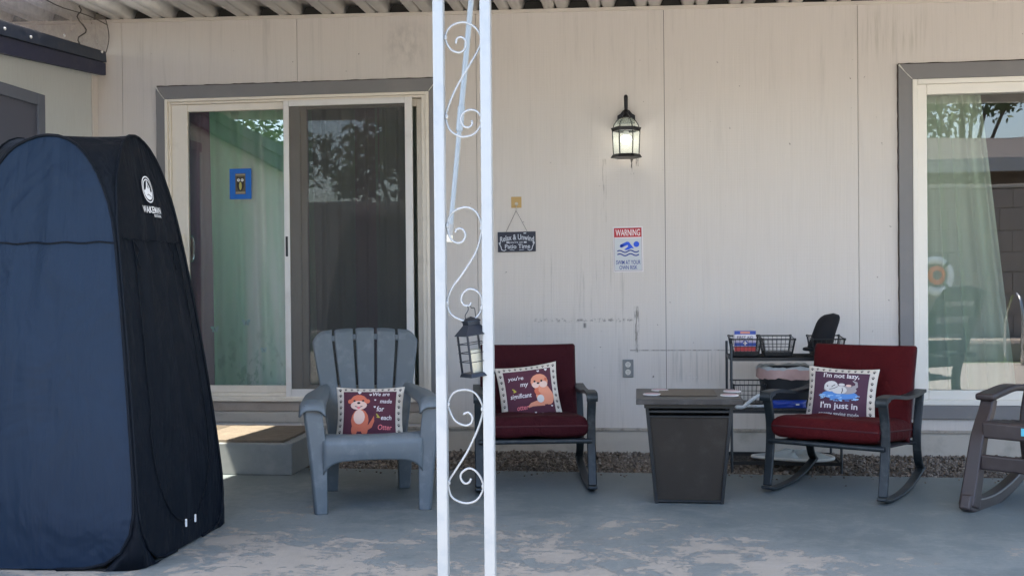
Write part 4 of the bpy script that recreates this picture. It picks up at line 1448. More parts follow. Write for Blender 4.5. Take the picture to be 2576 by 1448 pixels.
# seat: profile swept across, front roll and apron
sp = catmull([(-.012, .245), (-.020, .300), (-.012, .352), (.030, .376), (.13, .366), (.30, .325), (.48, .285), (.62, .262)], 5)
sp = [(p.x, p.y) for p in [Vector((a, b)) for a, b in [(q.x, q.y) for q in [Vector((v[0], v[1], 0)) for v in sp]]]]
def seatfn(u, v):
    i = u * (len(sp) - 1)
    k = min(int(i), len(sp) - 2)
    t = i - k
    y, z = sp[k][0] * (1 - t) + sp[k + 1][0] * t, sp[k][1] * (1 - t) + sp[k + 1][1] * t
    x = (-1 + 2 * v) * (.242 - .05 * max(0, y))
    if u < .12:
        z += (1 - u / .12) * .018 * (2 * v - 1) ** 8 * -3 + (1 - u / .12) * .02 * (1 - (2 * v - 1) ** 2) * .6
    return (x, y, z - .012 * math.cos((2 * v - 1) * 1.5) * min(1, max(0, u - .3) * 3))
MB().grid(36, 20, seatfn).build('seat', GP, ch, smooth='all', fix=True, solid=.008)
# legs: front legs flare up to the arms, rear legs hidden under the back
for sg in (-1, 1):
    xs_ = lambda a: sg * a
    prof_ = [(0, .222, .284, .045), (.20, .222, .300, .060), (.34, .226, .315, .072), (.46, .240, .330, .085), (.535, .246, .338, .095)]
    mb = MB()
    ring_pts = []
    for z, xi, xo, dp in prof_:
        ring_pts.append([(xs_(xi), -.012, z), (xs_(xo - .012), -.022, z), (xs_(xo), -.010, z), (xs_(xo + .004), dp, z), (xs_(xo - .012), dp, z), (xs_(xo - .014), .004, z), (xs_(xi), .006, z)])
    vs = [p for r in ring_pts for p in r]
    m7 = 7
    fs = [(i * m7 + j, i * m7 + (j + 1) % m7, (i + 1) * m7 + (j + 1) % m7, (i + 1) * m7 + j) for i in range(len(prof_) - 1) for j in range(m7)]
    fs += [tuple(reversed(range(m7))), tuple((len(prof_) - 1) * m7 + j for j in range(m7))]
    mb.add(vs, fs)
    mb.build('front_leg', GP, ch, smooth=True, bevel=.004)
    MB().hexa([(xs_(.165), .56, 0), (xs_(.225), .56, 0), (xs_(.228), .64, 0), (xs_(.165), .64, 0), (xs_(.15), .47, .29), (xs_(.235), .47, .29), (xs_(.235), .58, .29), (xs_(.15), .58, .29)]).build('rear_leg', GP, ch, bevel=.006)
    # side rail between legs and seat
    MB().hexa([(xs_(.232), .02, .29), (xs_(.244), .02, .29), (xs_(.240), .60, .20), (xs_(.228), .60, .20), (xs_(.236), .02, .372), (xs_(.248), .02, .372), (xs_(.244), .60, .285), (xs_(.232), .60, .285)]).build('side_rail', GP, ch, bevel=.003)
    # arm: rounded plank with drooping front lip
    def armfn(u, v):
        y = -.04 + .80 * u
        xi = .230 - .03 * u
        xo = .352 - .03 * u - .055 * max(0, u - .55) / .45
        x = xi + (xo - xi) * v
        z = .552 - .004 * u - .030 * (2 * v - 1) ** 4 - .045 * max(0, (.10 - u) / .10) ** 2
        z += .03 * max(0, (u - .78) / .22) ** 2 * (1 - v)
        return (sg * x, y, z)
    MB().grid(24, 12, armfn).build('arm', GP, ch, smooth='all', solid=.010)
# back slats
def backpt(a, b, off=0):                             # a: across -1..1, b: 0 (seat) .. 1 (top)
    w_ = .200 + .105 * b ** 1.1 - .012 * max(0, (b - .8) / .2) ** 3
    crown = -.020 * a * a * b
    y = .58 + .34 * b - .060 * a * a - off * .93
    z = .225 + .635 * b + crown - off * .36
    return Vector((a * w_, y, z))
cuts = [-1, -.61, -.205, .205, .61, 1]
for k in range(5):
    a0_, a1_ = cuts[k] + (.028 if k else 0), cuts[k + 1] - (.028 if k < 4 else 0)
    mb = MB()
    def sl_(u, v, a0_=a0_, a1_=a1_, k=k):
        t = 2 * u - 1
        b = v
        drop = 0
        a = a0_ + (a1_ - a0_) * u
        if k in (0, 4):
            o_a = -a if k == 0 else a
            drop = .075 * max(0, (o_a - .80) / .20) ** 2.2
        else:
            drop = .006 * t ** 6
        return backpt(a, b * (1 - drop))
    MB().grid(10, 22, sl_).build('back_slat', GP, ch, smooth='all', solid=.012)
for k in range(1, 5):
    a = cuts[k]
    for b0_, b1_ in ((.90, .945), (.0, .30)):
        MB().grid(2, 4, lambda u, v: backpt(a - .034 + .068 * u, b0_ + (b1_ - b0_) * v, -.003)).build('slat_bridge', GP, ch, smooth='all', solid=.008)
# pillow on it
pc = wp(931, 1043, fc.y + .42)
pillow((pc.x, fc.y + .42, pc.z - .004), ang + R(-6), R(-22), R(.5), .182, .158, .055, MAROON, 'maroon pillow with seated otter, resting on the grey plastic chair', otter_sit, 3)

# ------------------------------------------------------------------ red cushioned rocking chairs
FRM = mat('slate_powder_coat', (.013, .020, .025), .48, .2, var=.15, vscale=10, dirt=(.16, .17, .17), dirtamt=.25, dscale=14)
def red_cloth(name, col):
    m = bpy.data.materials.new(name)
    m.use_nodes = True
    N = NT(m)
    p = N.pos((1, 1, 1), True)
    c = N.mix(N.noise(p, 5, 5, .6), tuple(v * .75 for v in col), tuple(v * 1.2 for v in col))
    c = N.mix(N.math('MULTIPLY', N.sstep(N.noise(p, 260, 2, .5), .5, .7), .45), c, (.03, .006, .010))
    N.l(c, N.b.inputs['Base Color'])
    N.b.inputs['Roughness'].default_value = .85
    N.b.inputs['Sheen Weight'].default_value = .0
    N.b.inputs['Specular IOR Level'].default_value = .2
    h = N.bump(N.noise(p, 6, 5, .65, .8), .75, .03)
    N.l(N.bump(N.noise(p, 420, 2, .5), .4, .0012, h), N.b.inputs['Normal'])
    return m
RED = red_cloth('brick_red_cloth', (.066, .003, .0045))
WINE = red_cloth('faded_wine_cloth', (.034, .0025, .0055))
PIPING = mat('dark_piping', (.05, .008, .012), .8)
def rocking_chair(loc, rz, cloth, label):
    t = thing('rocking_chair', loc, rz, label, 'rocking chair', 'red cushioned rocking chairs')
    W = .298
    K = 1.40
    for sg in (-1, 1):
        x = sg * W
        MB().bar(catmull([(x, -0.017, 0.040), (x, 0.008, 0.140), (x, 0.031, 0.273), (x, 0.028, 0.383), (x, 0.000, 0.474), (x, 0.008, 0.506), (x, 0.056, 0.517)], 6), (1, 0, 0), .046, .020).build('front_leg', FRM, t, bevel=.005, smooth=True)
        MB().bar(catmull([(x, -0.028, 0.488), (x, -0.034, 0.509), (x, 0.000, 0.525), (x, 0.140, 0.523), (x, 0.308, 0.502), (x, 0.504, 0.495), (x, 0.700, 0.505)], 6), (1, 0, 0), [.058] * 37, .017).build('arm', FRM, t, bevel=.006, smooth=True)
        MB().bar(catmull([(x, 0.679, 0.500), (x, 0.655, 0.419), (x, 0.616, 0.310), (x, 0.609, 0.218), (x, 0.637, 0.130), (x, 0.686, 0.082)], 6), (1, 0, 0), .044, .018).build('rear_leg', FRM, t, bevel=.005, smooth=True)
        MB().bar(catmull([(x, -0.049, 0.036), (x, 0.042, 0.016), (x, 0.168, 0.009), (x, 0.336, 0.012), (x, 0.504, 0.034), (x, 0.700, 0.085)], 6), (1, 0, 0), .046, .016).build('rocker', FRM, t, bevel=.005, smooth=True)
    MB().tube([(-W, .016, .272), (W, .016, .272)], .0135, 10).build('seat_rail', FRM, t, smooth=True)
    MB().tube([(-W, .61, .23), (W, .61, .23)], .0135, 10).build('seat_rail', FRM, t, smooth=True)
    MB().add([(-W + .02, .02, .272), (W - .02, .02, .272), (W - .02, .61, .23), (-W + .02, .61, .23)], [(0, 1, 2, 3)]).build('sling', mat('dark_sling', (.02, .015, .02), .9), t, solid=.008, fix=False)
    for sg in (-1, 1):
        MB().bar([(sg * .245, .60, .24), (sg * .242, .68, .52), (sg * .238, .755, .70)], (1, 0, 0), .022, .018).build('back_post', FRM, t, bevel=.004)
    f = pil_fn(.278, .335, .060, .012, 13, .26)
    sc = cushion_mesh(f, 26, .022, 5).build('seat_cushion', cloth, t, smooth='all', weld=True)
    sc.location = (0, .325, .322)
    sc.rotation_euler = (R(-90 - 5), 0, 0)
    MB().tube([f(math.cos(a) if abs(math.cos(a)) > abs(math.sin(a)) and False else max(-1, min(1, 1.45 * math.cos(a))), max(-1, min(1, 1.45 * math.sin(a))), -1, .004 if True else 0) for a in [2 * math.pi * i / 60 for i in range(60)]], .0045, 5, closed=True).build('piping', PIPING, sc, smooth='all')
    f2 = pil_fn(.280, .265, .052, .012, 13, .26)
    bc = cushion_mesh(f2, 26, .016, 8).build('back_cushion', cloth, t, smooth='all', weld=True)
    bc.location = (-.004, .625, .490)
    bc.rotation_euler = (R(-18), 0, 0)
    MB().tube([f2(max(-1, min(1, 1.45 * math.cos(a))), max(-1, min(1, 1.45 * math.sin(a))), -1, .004) for a in [2 * math.pi * i / 60 for i in range(60)]], .0045, 5, closed=True).build('piping', PIPING, bc, smooth='all')
    return t
def place(la, lb, dr=0):
    a, b = gp(*la), gp(*lb)
    c = (a + b) / 2
    return Vector((c.x, c.y, 0)), math.atan2(b.y - a.y, b.x - a.x) + dr
c1, r1 = place((1200, 1243), (1497, 1238))
c2, r2 = place((1935, 1238), (2222, 1270))
rocking_chair(c1, r1, WINE, 'rocking chair with faded wine cushions behind the white scroll post')
rocking_chair(c2, r2, RED, 'rocking chair with brick red cushions in front of the wire rack')
def on_chair(c, rz, x, y, z):
    return c + Matrix.Rotation(rz, 3, 'Z') @ Vector((x, y, z))
pillow(on_chair(c1, r1, -.008, .455, .480), r1 + R(2), R(-17), R(-6), .178, .168, .05, MAROON, "plum pillow reading you're my significant otter on the wine rocking chair", otter_love, 5)
pillow(on_chair(c2, r2, -.05, .430, .480), r2 + R(6), R(-17), R(1.5), .190, .160, .05, PURPLE, "plum pillow reading I'm not lazy on the brick red rocking chair", otter_float, 9)

# ------------------------------------------------------------------ fire table and coasters
tb0, tb1 = gp(1653, 1256), gp(1825, 1260)
tc = (tb0 + tb1) / 2
ZTOP = .535
pfl, pfr = gp(1600, 1003, ZTOP), gp(1870, 1004, ZTOP)
TWd = (pfr - pfl).length
ang_t = math.atan2(pfr.y - pfl.y, pfr.x - pfl.x)
tdep = TWd
tctr = (pfl + pfr) / 2
tab = thing('fire_table', (tctr.x, tctr.y, 0), ang_t, 'square dark brown fire pit table with tapered sides between the rocking chairs', 'table')
TOPM = mat('charcoal_table_top', (.018, .018, .019), .42, var=.25, vscale=7, bump=.15, bscale=80, dirt=(.13, .12, .11), dirtamt=.4, dscale=7)
TFR = mat('table_frame_steel', (.018, .021, .023), .5, .2, var=.2, vscale=9, dirt=(.12, .12, .12), dirtamt=.3)
TPAN = mat('brown_table_mesh', (.026, .0205, .015), .85, var=.25, vscale=3.5, bump=.5, bscale=300, bdist=.002, dirt=(.10, .09, .075), dirtamt=.5, dscale=3)
hw = TWd / 2
MB().box(-hw, hw, 0, tdep, ZTOP - .028, ZTOP).build('table_top', TOPM, tab, bevel=.003)
MB().box(-hw * .54, hw * .56, tdep * .24, tdep * .80, ZTOP + .0005, ZTOP + .006).build('burner_lid', mat('rusty_lid', (.075, .055, .035), .55, var=.35, vscale=10, bump=.3, bscale=60), tab, bevel=.002)
bwid = (tb1 - tb0).length / 2
uw = 222 / 268 * hw
yb0, yb1 = .105, tdep - .105
yu0, yu1 = .045, tdep - .045
zt_ = ZTOP - .038
def legp(sx, fy, z):
    t = z / zt_
    X_2 = sx * (bwid + (uw - bwid) * t)
    Y_2 = (yb0 + (yu0 - yb0) * t) if fy == 0 else (yb1 + (yu1 - yb1) * t)
    return Vector((X_2, Y_2, z))
for sx in (-1, 1):
    for fy in (0, 1):
        dx, dy = -sx * .017, (.017 if fy == 0 else -.017)
        a, b = legp(sx, fy, 0), legp(sx, fy, zt_)
        MB().hexa([a, a + Vector((dx, 0, 0)), a + Vector((dx, dy, 0)), a + Vector((0, dy, 0)), b, b + Vector((dx, 0, 0)), b + Vector((dx, dy, 0)), b + Vector((0, dy, 0))]).build('leg', TFR, tab, bevel=.002)
def panel_q(s0_, f0_, s1_, f1_, inn=.008):
    q0, q1 = legp(s0_, f0_, .012), legp(s1_, f1_, .012)
    q2, q3 = legp(s1_, f1_, zt_ - .055), legp(s0_, f0_, zt_ - .055)
    nrm = (q1 - q0).cross(q3 - q0).normalized()
    cen_ = Vector((0, tdep / 2, zt_ / 2))
    if (cen_ - q0).dot(nrm) < 0:
        nrm = -nrm
    dx = (q1 - q0).normalized() * .016
    pts = [q0 + dx + nrm * inn, q1 - dx + nrm * inn, q2 - dx + nrm * inn, q3 + dx + nrm * inn]
    return pts, nrm
for a in ((-1, 0, 1, 0), (1, 0, 1, 1), (1, 1, -1, 1), (-1, 1, -1, 0)):
    pts, nrm = panel_q(*a)
    MB().hexa([pts[0], pts[1], pts[1] + nrm * .006, pts[0] + nrm * .006, pts[3], pts[2], pts[2] + nrm * .006, pts[3] + nrm * .006]).build('side_panel', TPAN, tab)
    e = [p - nrm * .003 for p in pts]
    MB().tube([e[3], e[2]], .0055, 6).build('panel_rail', TFR, tab)
    MB().tube([e[3] + Vector((0, 0, .025)), e[2] + Vector((0, 0, .025))], .008, 6).build('panel_rail', TFR, tab)
    MB().tube([e[0], e[1]], .007, 6).build('panel_rail', TFR, tab)
MB().box(-uw - .005, uw + .005, yu0 - .004, yu1 + .004, zt_ - .012, ZTOP - .0285).build('apron', TFR, tab, bevel=.002)
COAST = mat('white_coaster', (.62, .60, .58), .4, var=.08, vscale=30)
ct_lab = ['round white coaster at the back left of the fire table', 'round white coaster at the front left of the fire table', 'round white coaster at the back right of the fire table', 'round white coaster at the front right of the fire table']
for (px, py), lb in zip(((1660, 980.5), (1640, 991), (1842, 983.5), (1835, 993.5)), ct_lab):
    p = gp(px, py, ZTOP + .004)
    c = thing('coaster', (p.x, p.y, ZTOP), 0, lb, 'coaster', 'round white coasters on the fire table')
    MB().lathe([(0, .0006), (.043, .0006), (.046, .002), (.046, .006), (.042, .0075), (0, .0075)], 24).build('disc', COAST, c, smooth=True)
    MB().lathe([(.034, .0078), (.038, .0078), (.038, .0084), (.034, .0084)], 24).build('printed_ring', mat('coaster_pink_ink', (.45, .30, .32), .5), c)

# ------------------------------------------------------------------ wire rack with its load
ra, rb = wp(1842, 1180, -.62), wp(2118, 1180, -.62)
RW = rb.x - ra.x
rack = thing('wire_rack', (ra.x, -.43, 0), 0, 'low black wire rack standing on gravel against the wall', 'rack')
RK = mat('black_rack_steel', (.018, .020, .022), .42, .3)
ry0, ry1 = -.18, .18
zs1 = wp(1900, 903, -.60).z
zs2 = wp(1900, 1034, -.60).z
zs3 = wp(1900, 1172, -.60).z + .02
POLE = mat('grey_rack_tube', (.055, .065, .075), .4, .4)
for x in (0, RW):
    for y in (ry0, ry1):
        MB().tube([(x, y, -.03), (x, y, zs1 + .09)], .008, 8).build('upright', POLE, rack, smooth=True)
for z in (zs1, zs2, zs3):
    MB().bar([(0, ry0, z), (RW, ry0, z), (RW, ry1, z), (0, ry1, z)], (0, 0, 1), .020, .006, closed=True).build('shelf_rim', RK, rack)
    mb = MB()
    for i in range(1, 9):
        y = ry0 + (ry1 - ry0) * i / 9
        mb.tube([(0, y, z), (RW, y, z)], .0022, 5)
    for i in range(1, 4):
        mb.tube([(RW * i / 4, ry0, z - .004), (RW * i / 4, ry1, z - .004)], .0028, 5)
    tag(mb.build('shelf_wires', RK, rack), kind='stuff')
def basket(x0, x1, z0, h, dep, y0, label, solid_side=True):
    """open wire basket, tapered, origin at its base"""
    cx = (x0 + x1) / 2
    b = thing('wire_basket', (cx, y0, z0), 0, label, 'basket', 'black wire baskets on the rack')
    wt, wb_ = (x1 - x0) / 2, (x1 - x0) / 2 * .82
    dt_, db = dep / 2, dep / 2 * .8
    rimt = [(-wt, -dt_, h - .012), (wt, -dt_, h - .012), (wt, dt_, h), (-wt, dt_, h)]
    rimb = [(-wb_, -db, .004), (wb_, -db, .004), (wb_, db, .004), (-wb_, db, .004)]
    MB().tube([Vector(p) for p in rimt], .0042, 6, closed=True).build('rim', RK, b)
    MB().hexa([(-wb_, -db, .001), (wb_, -db, .001), (wb_, db, .001), (-wb_, db, .001), (-wb_ * 1.04, -db * 1.04, .028), (wb_ * 1.04, -db * 1.04, .028), (wb_ * 1.04, db * 1.04, .028), (-wb_ * 1.04, db * 1.04, .028)]).build('tray_base', RK, b, bevel=.002)
    for i in range(4):
        MB().tube([rimb[i], rimt[i]], .0048, 6).build('corner_bar', RK, b)
        MB().lathe([(0, -.008), (.0075, -.006), (.0075, .006), (0, .008)], 8, rimt[i]).build('corner_cap', RK, b)
    mb = MB()
    for s in range(4):
        a0_, a1_ = Vector(rimt[s]), Vector(rimt[(s + 1) % 4])
        b0_, b1_ = Vector(rimb[s]), Vector(rimb[(s + 1) % 4])
        k = 7 if s % 2 == 0 else 5
        for i in range(1, k):
            t = i / k
            mb.tube([b0_.lerp(b1_, t), a0_.lerp(a1_, t)], .0013, 4)
        mb.tube([b0_.lerp(a0_, .55), b1_.lerp(a1_, .55)], .0018, 4)
    tag(mb.build('basket_wires', RK, b), kind='stuff')
    return b
YB_ = -.45
def bx(px0, px1):
    return wp(px0, 880, YB_ - .08).x, wp(px1, 880, YB_ - .08).x
zb_ = zs1 + .011
hb = wp(1900, 846, YB_).z - zb_
x0, x1 = bx(1839, 1914)
basket(x0, x1, zb_, hb, .20, YB_, 'black wire basket holding the first aid box, left end of the rack')
x2, x3 = bx(1918, 1999)
basket(x2, x3, zb_, hb, .20, YB_, 'empty black wire basket in the middle of the rack')
x4, x5 = bx(2042, 2124)
basket(x4, x5, zb_, hb, .20, YB_, 'black wire basket under the black hood, right end of the rack')
x6, x7 = bx(1845, 1925)
basket(x6, x7, zs2 + .011, .15, .20, YB_ + .02, 'black wire basket on the middle shelf of the rack')
# first aid box
fa = thing('first_aid_box', ((x0 + x1) / 2, YB_, zb_ + .029), R(-2), 'red white and blue first aid box in the wire basket', 'box')
w_ = (x1 - x0) * .36
MB().box(-w_, w_, -.055, .055, 0, .125).build('box_body', mat('white_card', (.70, .66, .68), .5), fa, bevel=.003)
P = Print(lambda a, b, l: (a, -.0556 - .0005 * l, b))
BLUE_ = mat('royal_blue_card', (.03, .07, .33), .5)
RED_ = mat('red_card', (.50, .05, .05), .5)
P.rect(-w_, w_, .002, .030, RED_, 1)
P.rect(-w_, w_, .032, .052, BLUE_, 1)
P.rect(-w_, w_, .052, .066, mat('lilac_card', (.45, .42, .60), .5), 1)
P.ell(0, .050, .017, .017, BLUE_, 2)
P.rect(-.004, .004, .038, .062, WHT, 3)
P.rect(-.012, .012, .046, .054, WHT, 3)
P.text('FIRST AID', 0, .084, mat('dark_letter', (.05, .03, .07), .6), 2, width=1.5 * w_, height=.017, bold=.015)
P.rect(-w_, w_, .102, .124, BLUE_, 1)
P.rect(-.45 * w_, .45 * w_, .107, .120, mat('salmon_card', (.62, .25, .18), .5), 2)
P.build('box_print', fa)
# black hood / cap
hx_ = (x4 + x5) / 2
hc = thing('black_hood', (hx_ - .01, YB_ - .01, zb_ + .03), 0, 'tall black knitted hood slumped over the right end basket of the rack', 'hood')
rings_ = []
for i in range(13):
    t = i / 12
    z = .225 * (1 - (1 - t) ** 1.25)
    cx = -.030 + .085 * t ** 1.3
    rx = .072 * (1 - .16 * t) * math.sqrt(max(0.0, 1 - max(0, (t - .62) / .38) ** 2.6)) + .0005
    rings_.append((cx, z, rx))
mb = MB()
vs = []
for cx, z, rx in rings_:
    for k in range(20):
        a = 2 * math.pi * k / 20
        wob = 1 + .06 * math.sin(3 * a + z * 20)
        vs.append((cx + rx * math.cos(a) * wob, .85 * rx * math.sin(a) * wob, z))
fs = [(i * 20 + k, i * 20 + (k + 1) % 20, (i + 1) * 20 + (k + 1) % 20, (i + 1) * 20 + k) for i in range(12) for k in range(20)]
mb.add(vs, fs + [tuple(reversed(range(20))), tuple(240 + k for k in range(20))]).build('cloth_body', mat('black_knit', (.006, .006, .008), .95, bump=.6, bscale=90, bdist=.003), hc, smooth='all')
MB().tube([(-.035 + .083 * math.cos(a), .071 * math.sin(a), .010) for a in [2 * math.pi * i / 24 for i in range(24)]], .010, 8, closed=True).build('rolled_brim', MATS['black_knit'], hc, smooth='all')
# waste bin with liner
bl, br = wp(1905, 940, -.46), wp(2066, 940, -.46)
BR = (br.x - bl.x) / 2
bzt, bzb = wp(1980, 925, -.46).z, zs2 + .012
bn = thing('waste_bin', ((bl.x + br.x) / 2, -.42, bzb), 0, 'black waste bin with white plastic liner behind the brick red chair', 'bin')
H_ = bzt - bzb
MB().lathe([(0, .001), (BR * .78, .001), (BR * .80, .008), (BR * .97, H_ - .01), (BR * .97, H_), (BR * .93, H_), (BR * .93, H_ - .01), (BR * .76, .012), (0, .012)], 28, squash=(1, .80)).build('bin_body', mat('black_bin_plastic', (.014, .016, .018), .5), bn, smooth=True)
mb = MB()
vs = []
rows = [(.90, -.05), (.96, .006), (1.005, .012), (1.02, -.004), (1.015, -.035), (1.005, -.060)]
for j, (r, z) in enumerate(rows):
    for k in range(48):
        a = 2 * math.pi * k / 48
        wv = .014 * math.sin(5 * a + j) + .012 * math.sin(11 * a + 2 * j) + .008 * math.sin(23 * a + 3 * j)
        vs.append((BR * (r + wv * (.5 + .2 * j)) * math.cos(a), .82 * BR * (r + wv * (.5 + .2 * j)) * math.sin(a), H_ + z + wv * .3))
fs = [(j * 48 + k, j * 48 + (k + 1) % 48, (j + 1) * 48 + (k + 1) % 48, (j + 1) * 48 + k) for j in range(5) for k in range(48)]
LIN = mat('milky_bin_liner', (.38, .40, .40), .35, var=.1, vscale=20)
mb.add(vs, fs[:144])
mb.add(vs, fs[144:], 1)
mb.build('bin_liner', [LIN, mat('pinkish_liner_hem', (.46, .30, .27), .4, var=.15, vscale=25)], bn, smooth='all', fix=False)
# blue folded bag and rope on the middle shelf
bb = wp(1985, 1034, -.57)
bag = thing('folded_bag', (bb.x, -.56, zs2 + .012), 0, 'royal blue folded bag on the middle shelf beside the black bin', 'bag')
f = pil_fn(.105, .026, .045, .05, 4, .5)
o = cushion_mesh(f, 18, .012, 4).build('cloth_body', mat('royal_blue_vinyl', (.012, .045, .30), .35, bump=.4, bscale=14, bdist=.01), bag, smooth='all', weld=True)
o.location = (0, 0, .027)
MB().box(.035, .055, -.047, -.0455, .026, .034).build('white_tag', MATS['white_plastic'], bag)
rp = wp(1882, 1020, -.57)
rope = thing('rope_end', (rp.x, -.56, zs2 + .012), 0, 'pale braided rope end draped on the middle shelf of the rack', 'rope')
MB().tube(catmull([(-.07, -.02, .010), (-.03, -.03, .012), (-.01, -.03, .03), (.02, -.035, .055), (.055, -.03, .078), (.075, -.02, .082)], 6), .011, 8).build('rope_strand', mat('grey_white_rope', (.48, .50, .50), .8, var=.35, vscale=60, bump=.6, bscale=120), rope, smooth='all')
MB().tube(catmull([(-.07, -.02, .010), (-.05, .02, .012), (0, .03, .012), (.06, .01, .012), (.10, .03, .012)], 6), .010, 8).build('rope_strand', MATS['grey_white_rope'], rope, smooth='all')
# pale folded hoop net on the gravel
hp0, hp1 = wp(1897, 1160, -.60), wp(2104, 1160, -.60)
hr = (hp1.x - hp0.x) / 2
hoop = thing('folded_hoop_net', ((hp0.x + hp1.x) / 2, -.50, zs3 + .012), R(-4), 'pale oval hoop net lying flat under the brick red rocking chair', 'net')
MB().tube([(hr * math.cos(a), hr * .52 * math.sin(a), .010 + .004 * math.sin(2 * a)) for a in [2 * math.pi * i / 48 for i in range(48)]], .009, 8, closed=True).build('hoop', mat('white_hoop', (.55, .57, .55), .5), hoop, smooth='all')
def hn(u, v):
    a = 2 * math.pi * u
    r = v
    z = .012 + .040 * (1 - r ** 3) * (.55 + .45 * math.sin(3 * a + 4 * r)) + .012 * math.sin(9 * a + 7 * r) * (1 - r)
    return (hr * r * math.cos(a), hr * .52 * r * math.sin(a), max(.008, z))
MB().grid(48, 10, hn).build('net_cloth', mat('pale_grey_net', (.34, .38, .38), .85, var=.25, vscale=18), hoop, smooth='all', fix=False)

# ------------------------------------------------------------------ wall fittings
ol = wp(1580, 925.5, 0)
out = thing('electrical_outlet', (ol.x, -.0005, ol.z), 0, 'grey double electrical outlet low on the wall', 'outlet')
k = (ol - CAM).dot(fwd) / F_PX
MB().box(-13.5 * k, 13.5 * k, -.010, 0, -22 * k, 22 * k).build('cover_plate', mat('grey_outlet_plate', (.20, .21, .21), .5, var=.1), out, bevel=.002)
for s in (-1, 1):
    mb = MB().lathe([(0, 0), (7 * k, 0), (7 * k, .003), (0, .0035)], 20)
    o = mb.build('socket', mat('ivory_socket', (.62, .60, .54), .4), out, smooth=True)
    o.location = (0, -.0105, s * 9.5 * k)
    o.rotation_euler = (R(90), 0, 0)
    for sx in (-1, 1):
        MB().box(sx * 2.3 * k - .0011, sx * 2.3 * k + .0011, -.0150, -.0142, (s * 9.5 + 0) * k, (s * 9.5 + 4) * k).build('slot', black, out)
    MB().box(-.0018, .0018, -.0150, -.0142, (s * 9.5 - 4) * k, (s * 9.5 - 2) * k).build('slot', black, out)

# warning sign
wc = wp(1580, 627, 0)
k = (wc - CAM).dot(fwd) / F_PX
sg_ = thing('warning_sign', (wc.x, -.001, wc.z), 0, 'white and red pool warning sign with blue swimmer on the wall', 'sign')
sg_.rotation_euler = (0, R(-.6), 0)
MB().box(-37.5 * k, 37.5 * k, -.003, 0, -57 * k, 57 * k).build('plate', mat('white_sign_metal', (.74, .70, .70), .35), sg_, bevel=.0012)
P = Print(lambda a, b, l: (a * k, -.0032 - .0004 * l, b * k))
SRED = mat('sign_red', (.46, .012, .022), .4)
SGRY = mat('sign_pale_grey', (.55, .58, .60), .4)
SBLU = mat('sign_blue', (.003, .075, .66), .4)
SNAV = mat('sign_navy', (.008, .03, .25), .4)
SDK = mat('sign_edge', (.06, .04, .08), .5)
SWH = mat('sign_white', (.80, .74, .75), .4)
P.rect(-34.5, 34.5, -54, 54, SDK, 1)
P.rect(-33.8, 33.8, -53.2, 53.4, SWH, 2)
P.rect(-34.2, 34.2, 30.5, 53.4, SRED, 3)
P.rect(-33, 33, -52.4, 28.5, SGRY, 3)
P.text('WARNING', 0, 42, SWH, 4, width=61, height=16.5, bold=.012)
P.ell(21, 12.5, 7.2, 7.2, SBLU, 4, n=24, rings=1)
P.strip([(-17, 8.5), (0, 16)], 8.2, SBLU, 4)
P.ell(-16.5, 8.6, 4.1, 4.1, SBLU, 4, n=12, rings=1)
P.poly([(-2, 19.2), (2.5, 18.5), (15, 1.6), (8.5, 3), (2, -.5), (-5, -2), (-10, -.8), (.5, 7), (-1, 11.5)], SBLU, 5)
for yo in (-5, -13.5):
    P.strip([(-27 + i * 1.8, yo + 2.4 * math.sin((i * 1.8) / 27 * 6.28 + .2)) for i in range(31)], 3.1, SNAV, 4)
P.text('SWIM AT YOUR', 0, -32.5, SNAV, 4, width=61, height=10.5, bold=.012)
P.text('OWN RISK', 0, -45.5, SNAV, 4, width=45, height=10, bold=.012)
P.build('sign_print', sg_)
for z in (50, -50):
    pass

# patio plaque on its hook
pc_ = wp(1300, 608, -.006)
k = (pc_ - CAM).dot(fwd) / F_PX
pq = thing('hanging_plaque', (pc_.x, -.002, pc_.z), 0, 'small black hanging plaque reading Relax and Unwind Patio Time', 'plaque')
pq.rotation_euler = (0, R(-.6), 0)
SLATE = mat('slate_black', (.022, .026, .045), .6, var=.2, vscale=20)
MB().box(-48 * k, 48 * k, -.009, -.001, -25 * k, 25 * k).build('board', SLATE, pq, bevel=.001)
P = Print(lambda a, b, l: (a * k, -.0093 - .0005 * l, b * k))
CH = mat('chalk_white', (.55, .58, .64), .8)
P.text('Relax & Unwind', 1, 12, CH, 1, width=86, height=14, bold=.015, arch=.0035)
P.text("you're on", -2, -1.5, CH, 1, width=34, height=7, bold=.01)
P.text('Patio Time', 2, -11.5, CH, 1, width=64, height=11, bold=.015)
for sx in (-1, 1):
    P.strip([(sx * 44, -4), (sx * 40, -12), (sx * 38, -20)], 2.2, CH, 1)
    P.ell(sx * 43, -3, 3, 2.4, CH, 1, n=8, rings=1)
    P.strip([(sx * 38, -20), (sx * 32, -22), (sx * 27, -19)], 2, CH, 1)
    P.rect(-26 if sx < 0 else 18, -19 if sx < 0 else 25, -3.5, .5, CH, 1)
    P.strip([(sx * 6, -21), (sx * 18, -20)], 1, CH, 1)
P.ell(21, 21, 4, 1.5, CH, 1, n=8, rings=1)
P.build('board_print', pq)
hk_z = (608 - 530) * k
for sx in (-1, 1):
    a, b = Vector((sx * 27 * k, -.005, 25 * k)), Vector((0, -.010, hk_z))
    mb = MB()
    pts = [a.lerp(b, i / 40) + Vector((.0006 * math.sin(i * 2.4), .0006 * math.cos(i * 2.4), 0)) for i in range(41)]
    mb.tube(pts, .0012, 5).build('chain', mat('bronze_chain', (.07, .055, .045), .5, .6), pq)
hk = thing('adhesive_hook', (wp(1299, 509, 0).x, -.0005, wp(1299, 509, 0).z), 0, 'yellowed square adhesive hook above the black plaque', 'hook')
